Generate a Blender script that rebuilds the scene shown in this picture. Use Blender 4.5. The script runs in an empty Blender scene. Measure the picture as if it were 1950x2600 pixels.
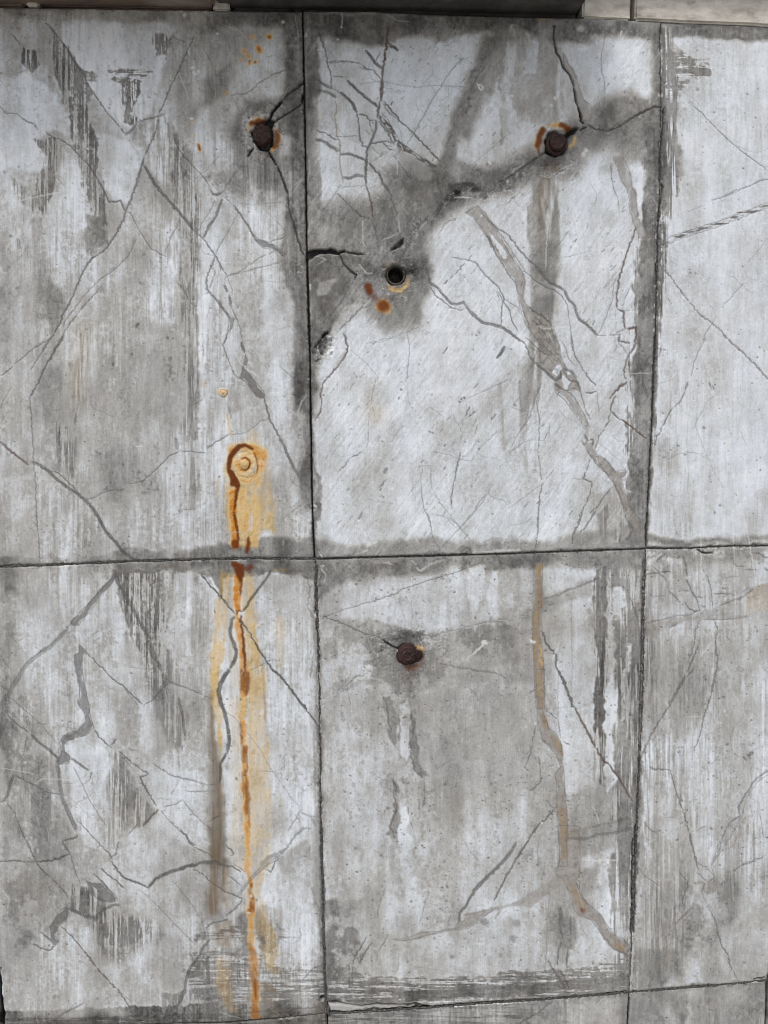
import bpy, bmesh, math, random
import numpy as np
from mathutils import Matrix, Vector

scene = bpy.context.scene
# ---------------------------------------------------------------- camera
PW, PH, FOC = 1950.0, 2600.0, 1950.0        # photograph size and focal length, in its own pixels
CX, CY = PW / 2, PH / 2
ev = np.array([189.0, 14900.0, 1950.0]); ev /= np.linalg.norm(ev)        # wall's downward direction seen by the camera
eh = np.array([23000.0, -540.0, 1950.0]); eh -= ev * (eh @ ev); eh /= np.linalg.norm(eh)
en = np.cross(eh, ev)                       # into the wall
DIST, ZC = 1.29, 1.60
cam_pos = np.array([0.0, -DIST, ZC])

def wall(px, py, y=0.0):
    """photo pixel -> (X, Z) on the vertical plane at depth y of the wall"""
    px = np.asarray(px, float); py = np.asarray(py, float)
    r = np.stack([(px - CX) / FOC, (py - CY) / FOC, np.ones_like(px)], -1)
    n = r @ en
    t = (DIST + y) / n
    return t * (r @ eh), ZC - t * (r @ ev)

def photo(X, Z):
    """(X, Z) on the wall face -> photo pixel"""
    d = X[..., None] * eh - (Z - ZC)[..., None] * ev + DIST * en
    return CX + FOC * d[..., 0] / d[..., 2], CY + FOC * d[..., 1] / d[..., 2]

cam = bpy.data.cameras.new('camera')
cam_o = bpy.data.objects.new('camera', cam)
scene.collection.objects.link(cam_o)
cam.sensor_fit = 'VERTICAL'; cam.sensor_height = 36.0; cam.lens = 36.0 * FOC / PH
cam.clip_start = 0.01; cam.clip_end = 500
def w2b(i, s):                              # camera axis i in world coordinates
    return Vector((s * eh[i], s * en[i], -s * ev[i]))
Mx = Matrix.Identity(4)
for k, v in enumerate((w2b(0, 1), w2b(1, -1), w2b(2, -1))):
    for r_ in range(3): Mx[r_][k] = v[r_]
Mx.translation = Vector(cam_pos)
cam_o.matrix_world = Mx
scene.camera = cam_o

# ---------------------------------------------------------------- light
world = bpy.data.worlds.new('World'); scene.world = world; world.use_nodes = True
wn = world.node_tree.nodes; wl = world.node_tree.links
for n in list(wn): wn.remove(n)
SUN_EL, SUN_AZ = 62.0, 215.0                # azimuth measured from +Y (north) clockwise
sky = wn.new('ShaderNodeTexSky'); sky.sky_type = 'NISHITA'; sky.sun_disc = False
sky.sun_elevation = math.radians(SUN_EL); sky.sun_rotation = math.radians(SUN_AZ)
sky.dust_density = 5.0; sky.air_density = 1.0; sky.ozone_density = 1.0
hs = wn.new('ShaderNodeHueSaturation'); hs.inputs['Saturation'].default_value = 0.30
bg = wn.new('ShaderNodeBackground'); bg.inputs['Strength'].default_value = 0.11
wo = wn.new('ShaderNodeOutputWorld')
wl.new(sky.outputs[0], hs.inputs['Color']); wl.new(hs.outputs[0], bg.inputs['Color']); wl.new(bg.outputs[0], wo.inputs['Surface'])
sun = bpy.data.lights.new('sun', 'SUN'); sun.energy = 1.35; sun.angle = math.radians(14); sun.color = (1.0, 0.985, 0.96)
sun_o = bpy.data.objects.new('sun', sun); scene.collection.objects.link(sun_o)
az, el = math.radians(SUN_AZ), math.radians(SUN_EL)
to_sun = Vector((math.sin(az) * math.cos(el), math.cos(az) * math.cos(el), math.sin(el)))
sun_o.rotation_euler = to_sun.to_track_quat('Z', 'Y').to_euler(); sun_o.location = to_sun * 20
scene.render.engine = 'CYCLES'
scene.cycles.pixel_filter_type = 'GAUSSIAN'; scene.cycles.filter_width = 1.05
vs = scene.view_settings
vs.view_transform = 'Standard'; vs.look = 'None'; vs.gamma = 1; vs.use_curve_mapping = False; vs.exposure = 0.32

# ---------------------------------------------------------------- noise fields over the wall face
W, H = 1950, 2600
rng = np.random.RandomState(7)
YY, XX = np.mgrid[0:H, 0:W].astype(np.float32)

def vnoise(cx, cy, seed, w=W, h=H):
    r = np.random.RandomState(seed)
    gw, gh = int(w / cx) + 3, int(h / cy) + 3
    g = r.rand(gh, gw).astype(np.float32)
    def idx(n, c):
        t = np.arange(n, dtype=np.float32) / c
        i = t.astype(int); f = t - i
        return i, f * f * (3 - 2 * f)
    ix, fx = idx(w, cx); iy, fy = idx(h, cy)
    a = g[:, ix] * (1 - fx) + g[:, ix + 1] * fx
    return a[iy] * (1 - fy)[:, None] + a[iy + 1] * fy[:, None]

def fbm(cx, cy, octv, seed, gain=0.55):
    s = 0; a = 1; t = 0
    for o in range(octv):
        s = s + a * vnoise(max(cx, 1.01), max(cy, 1.01), seed + o * 17); t += a
        a *= gain; cx /= 2; cy /= 2
    s = s / t
    return (s - s.mean()) / (s.std() + 1e-6)        # zero mean, unit deviation

big = fbm(170, 220, 5, 1)
mid = fbm(36, 46, 5, 2)
fine = fbm(8, 9, 3, 3, 0.7)
grain = fbm(2.6, 2.6, 2, 5, 0.8)
strv = fbm(6, 150, 3, 11, 0.8)              # brushed vertical streaks
strh = fbm(70, 4, 3, 12, 0.75)              # brushed horizontal streaks
wet = fbm(34, 230, 5, 13)                   # broad run-off streaks
wx = fbm(26, 26, 3, 21); wy = fbm(26, 26, 3, 22)
wx2 = fbm(110, 110, 4, 23); wy2 = fbm(110, 110, 4, 24)

def rot_sample(f, ang):
    c, s = math.cos(ang), math.sin(ang)
    u = (XX * c + YY * s).astype(int) % (2 * W); v = (-XX * s + YY * c).astype(int) % (2 * H)
    u = np.where(u >= W, 2 * W - 1 - u, u); v = np.where(v >= H, 2 * H - 1 - v, v)
    return f[v, u]
diag = rot_sample(fbm(5, 60, 3, 31, 0.7), math.radians(35))
diagb = rot_sample(fbm(50, 260, 4, 33), math.radians(33))

# ---------------------------------------------------------------- layers of the marks on the stone
Lr = {k: np.zeros((H, W), np.float32) for k in 'vbtrdcowkqs'}
tone = np.zeros((H, W), np.float32)

def sstep(x):
    x = np.clip(x, 0, 1); return x * x * (3 - 2 * x)

def poly_mask(pts, soft, warp):
    P = np.array(pts, float)
    pad = soft * 1.5 + 14 * warp + 4
    x0, y0 = max(0, int(P[:, 0].min() - pad)), max(0, int(P[:, 1].min() - pad))
    x1, y1 = min(W, int(P[:, 0].max() + pad) + 1), min(H, int(P[:, 1].max() + pad) + 1)
    if x1 - x0 < 2 or y1 - y0 < 2: return None
    q = 1 if soft < 3 and (x1 - x0) * (y1 - y0) < 90000 else (2 if soft < 14 else 4)
    sl = (slice(y0, y1, q), slice(x0, x1, q))
    wl_ = 1.0 if soft < 10 else 0.5
    X = XX[sl] + warp * (2.6 * wl_ * wx[sl] + (3.2 if soft >= 10 else 0) * wx2[sl])
    Y = YY[sl] + warp * (2.6 * wl_ * wy[sl] + (3.2 if soft >= 10 else 0) * wy2[sl])
    d2 = np.full(X.shape, 1e9, np.float32); ins = np.zeros(X.shape, bool)
    n = len(P)
    for i in range(n):
        ax, ay = P[i]; bx, by = P[(i + 1) % n]
        dx, dy = bx - ax, by - ay
        t = np.clip(((X - ax) * dx + (Y - ay) * dy) / (dx * dx + dy * dy + 1e-9), 0, 1)
        d2 = np.minimum(d2, (X - ax - t * dx) ** 2 + (Y - ay - t * dy) ** 2)
        if ay != by:
            c = ((ay > Y) != (by > Y)) & (X < dx * (Y - ay) / dy + ax)
            ins ^= c
    d = np.sqrt(d2) * np.where(ins, 1, -1)
    m = sstep(d / (max(soft, .8) * (1.35 if soft >= 12 else 1)) + .5).astype(np.float32)
    if q > 1:
        hh, ww = y1 - y0, x1 - x0
        ty = np.minimum(np.arange(hh) / q, m.shape[0] - 1.001); tx = np.minimum(np.arange(ww) / q, m.shape[1] - 1.001)
        iy = ty.astype(int); ix = tx.astype(int); fy = (ty - iy)[:, None].astype(np.float32); fx = (tx - ix).astype(np.float32)
        a = m[:, ix] * (1 - fx) + m[:, np.minimum(ix + 1, m.shape[1] - 1)] * fx
        m = a[iy] * (1 - fy) + a[np.minimum(iy + 1, m.shape[0] - 1)] * fy
    return (slice(y0, y1), slice(x0, x1)), m

prnd = random.Random(5)
def refine(pts, step=7.0, amp=0.9):
    out = [np.array(pts[0], float)]
    for a, b in zip(pts[:-1], pts[1:]):
        a = np.array(a, float); b = np.array(b, float); L = np.hypot(*(b - a)); n = max(1, int(L / step))
        nv = np.array([-(b - a)[1], (b - a)[0]]) / (L + 1e-6)
        for k in range(1, n + 1):
            p = a + (b - a) * k / n
            if k < n: p = p + nv * prnd.gauss(0, amp)
            out.append(p)
    return out

def stroke(m, pts, w, val, soft=1.2, amp=0.9, vary=0.25, taper=True):
    if m is Lr['v'] and w < 15 and soft < 3: w = w * .95 + .25 if w < 7 else w; val = min(1, val * 1.25)
    if m is Lr['w'] and w < 7: w = w * 1.05 + .3
    P = refine(pts, max(4.5, w * .8), amp * min(1.25, 0.5 + w / 5))
    n = len(P); ws = []
    cur = 1.0
    for i in range(n):
        cur += prnd.gauss(0, vary * .5); cur += (1 - cur) * .3
        t = 1.0
        if taper and n > 4: t = min(1, .45 + i / 3.0, .45 + (n - 1 - i) / 3.0)
        ws.append(w * t * min(1.6, max(.45, cur)))
    for i in range(n - 1):
        (ax, ay), (bx, by) = P[i], P[i + 1]
        pad = max(ws[i], ws[i + 1]) / 2 + soft + 1
        x0, x1 = int(max(0, min(ax, bx) - pad)), int(min(W, max(ax, bx) + pad + 1))
        y0, y1 = int(max(0, min(ay, by) - pad)), int(min(H, max(ay, by) + pad + 1))
        if x1 <= x0 or y1 <= y0: continue
        sl = (slice(y0, y1), slice(x0, x1))
        X, Y = XX[sl], YY[sl]; dx, dy = bx - ax, by - ay
        t = np.clip(((X - ax) * dx + (Y - ay) * dy) / (dx * dx + dy * dy + 1e-9), 0, 1)
        d = np.hypot(X - ax - t * dx, Y - ay - t * dy)
        hw = (ws[i] * (1 - t) + ws[i + 1] * t) / 2
        if w > 2.6: d = d + .38 * fine[sl] + .25 * grain[sl]
        a = val * np.clip((hw - d) / soft + .5, 0, 1) * np.minimum(1, .55 + hw)
        np.maximum(m[sl], a, out=m[sl])

def breakup(sl, code):
    if code == 'v': return sstep((strv[sl] + .5 * mid[sl]) * .65 + .72)
    if code == 'h': return sstep((strh[sl] + .4 * mid[sl]) * .9 + .78)
    if code == 'm': return sstep((mid[sl] + .35 * fine[sl]) * .36 + .66)
    if code == 'x': return sstep((strv[sl] * .9 + fine[sl] * .35) * .7 + .62)
    if code == 'y': return sstep((strh[sl] * .8 + fine[sl] * .4 + .3 * mid[sl]) * .6 + .6)
    if code == 'w': return sstep(wet[sl] * .6 + .5)
    if code == 'g': return sstep(fine[sl] * 1.2 + .5)
    return 1.0

def run(txt):
    ox = oy = 0.0; F = 3.318
    for line in txt.strip().splitlines():
        line = line.strip()
        if not line or line[0] == '#': continue
        if line[0] == '@':
            a = line[1:].split(); ox, oy = float(a[0]), float(a[1]); F = float(a[2]) if len(a) > 2 else 3.318
            continue
        head, _, tail = line.partition('|')
        a = head.split(); c = a[0]
        pts = [(ox + float(p.split(',')[0]) / F, oy + float(p.split(',')[1]) / F) for p in tail.split()]
        if c in 'vbtrdcowkqs' and len(c) == 1:          # strokes: layer width value [soft]
            w, val = float(a[1]), float(a[2]); soft = float(a[3]) if len(a) > 3 and a[3] != 'g' else (1.2 if w < 7 else 2.5)
            stroke(Lr['v' if c == 'b' else c], pts, w, val, soft)
            if c == 'b': stroke(Lr['b'], pts, w + 2, 1.0, 2)
            if c == 'k': stroke(Lr['v'], pts, w + 4, .75, 2)
            if c == 'v' and w >= 5.5:                   # darker rims along broad veins
                P = refine(pts, 8, .6)
                for s in (-1, 1):
                    Q = []
                    for i in range(len(P)):
                        d = P[min(i + 1, len(P) - 1)] - P[max(i - 1, 0)]; d = d / (np.hypot(*d) + 1e-6)
                        Q.append(P[i] + s * np.array([-d[1], d[0]]) * w * .42)
                    stroke(Lr['v'], Q, 1.3, min(1, val + .22), 1.2, .2)
        elif c == 'n':                                  # tone stroke: width tone opacity soft
            w, tn, op, soft = map(float, a[1:5]); m = np.zeros((H, W), np.float32) if w > 9999 else None
            xs = [p[0] for p in pts]; ys = [p[1] for p in pts]; pad = w + soft + 20
            x0, x1 = int(max(0, min(xs) - pad)), int(min(W, max(xs) + pad)); y0, y1 = int(max(0, min(ys) - pad)), int(min(H, max(ys) + pad))
            sl = (slice(y0, y1), slice(x0, x1)); X = XX[sl] + 1.5 * wx[sl] + 2 * wx2[sl]; Y = YY[sl] + 1.5 * wy[sl] + 2 * wy2[sl]
            d = np.full(X.shape, 1e6, np.float32)
            for (ax, ay), (bx, by) in zip(pts[:-1], pts[1:]):
                dx, dy = bx - ax, by - ay
                t = np.clip(((X - ax) * dx + (Y - ay) * dy) / (dx * dx + dy * dy + 1e-9), 0, 1)
                d = np.minimum(d, np.hypot(X - ax - t * dx, Y - ay - t * dy))
            m = sstep((w / 2 - d) / soft + .5) * op
            if len(a) > 5: m = m * breakup(sl, a[5])
            tone[sl] += (tn - tone[sl]) * m
        elif c == 'N':                                  # tone polygon: tone opacity soft [breakup]
            tn, op, soft = map(float, a[1:4])
            r = poly_mask(pts, soft, 1.0 if soft < 8 else 1.6)
            if r is None: continue
            sl, m = r; m = m * op
            if len(a) > 4: m = m * breakup(sl, a[4])
            tone[sl] += (tn - tone[sl]) * m
        elif c in ('V', 'T', 'R', 'D', 'C', 'O', 'K', 'Q', 'B', 'S', 'WH'):
            op, soft = float(a[1]), float(a[2])
            r = poly_mask(pts, soft, .8 if soft < 8 else 1.3)
            if r is None: continue
            sl, m = r; m = m * op
            if len(a) > 3: m = m * (breakup(sl, a[3]) if c in 'QVT' else .45 + .55 * breakup(sl, a[3]))
            key = 'w' if c == 'WH' else c.lower()
            np.maximum(Lr[key][sl], m, out=Lr[key][sl])
            if c == 'V' and soft < 4:
                stroke(Lr['v'], pts + [pts[0]], 1.4, min(1, op + .22), 1.2, .4)
            if c == 'T' and soft < 4:
                stroke(Lr['v'], pts + [pts[0]], 1.5, .6, 1.3, .9)
        elif c == 'E':                                  # erase a layer inside a polygon: layer opacity soft
            r = poly_mask(pts, float(a[3]), .6)
            if r: Lr[a[1]][r[0]] *= 1 - r[1] * float(a[2])
        elif c == 'X':                                  # net of cracks (cell size, value) in a polygon
            cell, val = float(a[1]), float(a[2]); r = poly_mask(pts, 4, .5)
            if r is None: continue
            sl, m = r; X = XX[sl] + 2.5 * wx[sl]; Y = YY[sl] + 2.5 * wy[sl]
            f1 = np.full(X.shape, 1e9, np.float32); f2 = f1.copy()
            xs = [p[0] for p in pts]; ys = [p[1] for p in pts]
            gx = np.arange(min(xs) - cell, max(xs) + cell, cell); gy = np.arange(min(ys) - cell, max(ys) + cell, cell)
            for yy in gy:
                for xx in gx:
                    d = np.hypot(X - xx - prnd.uniform(-.45, .45) * cell, (Y - yy - prnd.uniform(-.45, .45) * cell) * .8)
                    f2 = np.minimum(np.maximum(f1, d), f2); f1 = np.minimum(f1, d)
            e = np.clip(1.6 - (f2 - f1) * .55, 0, 1) * val * m * sstep(mid[sl] * .8 + .9)
            np.maximum(Lr['v'][sl], e, out=Lr['v'][sl])
        elif c == 'Z':                                  # round spot: layer value radius(px in crop) soft
            lay, val, rad, soft = a[1], float(a[2]), float(a[3]) / F, float(a[4])
            for (px, py) in pts:
                R_ = rad + soft + 8
                x0, x1 = int(max(0, px - R_)), int(min(W, px + R_)); y0, y1 = int(max(0, py - R_)), int(min(H, py + R_))
                if x1 <= x0 or y1 <= y0: continue
                sl = (slice(y0, y1), slice(x0, x1))
                d = np.hypot(XX[sl] - px + 1.3 * wx[sl], YY[sl] - py + 1.3 * wy[sl])
                m = val * sstep((rad - d) / soft + .5)
                np.maximum(Lr[lay][sl], m, out=Lr[lay][sl])

# ---------------------------------------------------------------- edges of the slabs, as curves on the wall
JL = [(767, 0), (768.3, 28.6), (771, 140), (773.7, 259), (777, 450), (780, 653), (784, 780), (787, 882), (790, 1080), (793, 1272), (799, 1419)]
JL2 = [(801, 1425), (805, 1560), (811, 1752), (813, 1930), (815, 2100), (818, 2220), (823, 2400), (828.5, 2573)]
JL3 = [(829, 2582), (833, 2700), (866, 3900)]
JR = [(1678, 40), (1677, 69), (1678, 210), (1678, 330), (1676, 480), (1673, 560), (1671, 640), (1667, 760), (1664, 860), (1661, 960), (1655, 1091), (1649, 1230), (1643, 1344), (1640, 1391)]
JR2 = [(1640, 1397), (1635, 1560), (1634, 1722), (1629, 1850), (1622, 2001), (1616, 2150), (1607, 2311), (1603, 2420), (1598, 2519)]
JR3 = [(1597, 2526), (1594, 2640), (1560, 3900)]
TOP = [(-230, 14), (0, 18), (250, 21), (551, 26), (768, 28.6), (940, 30), (1101, 38), (1300, 44), (1543, 48), (1652, 56), (1690, 57), (1830, 62), (1950, 68), (2120, 72)]
MID = [(-95, 1441), (0, 1438.6), (170, 1433), (345, 1425), (500, 1421), (660, 1418), (799, 1419), (950, 1414), (1100, 1411), (1300, 1405), (1480, 1398), (1640, 1393), (1750, 1392), (1850, 1387), (1950, 1386), (2010, 1384)]
BOT = [(10, 2604), (362, 2602), (581, 2597), (762, 2582), (831, 2574), (960, 2568), (1101, 2558), (1300, 2543), (1411, 2535), (1598, 2520), (1740, 2508), (1866, 2498), (1950, 2489)]
JLL = [(-232, 14), (-170, 500), (-110, 1200), (-95, 1441)]
JLL2 = [(-92, 1447), (-50, 1850), (-12, 2330), (1.5, 2522), (9, 2600)]
JRR = [(2120, 72), (2075, 700), (2012, 1384)]
JRR2 = [(2010, 1390), (1985, 1900), (1957, 2380), (1950, 2489)]

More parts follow.
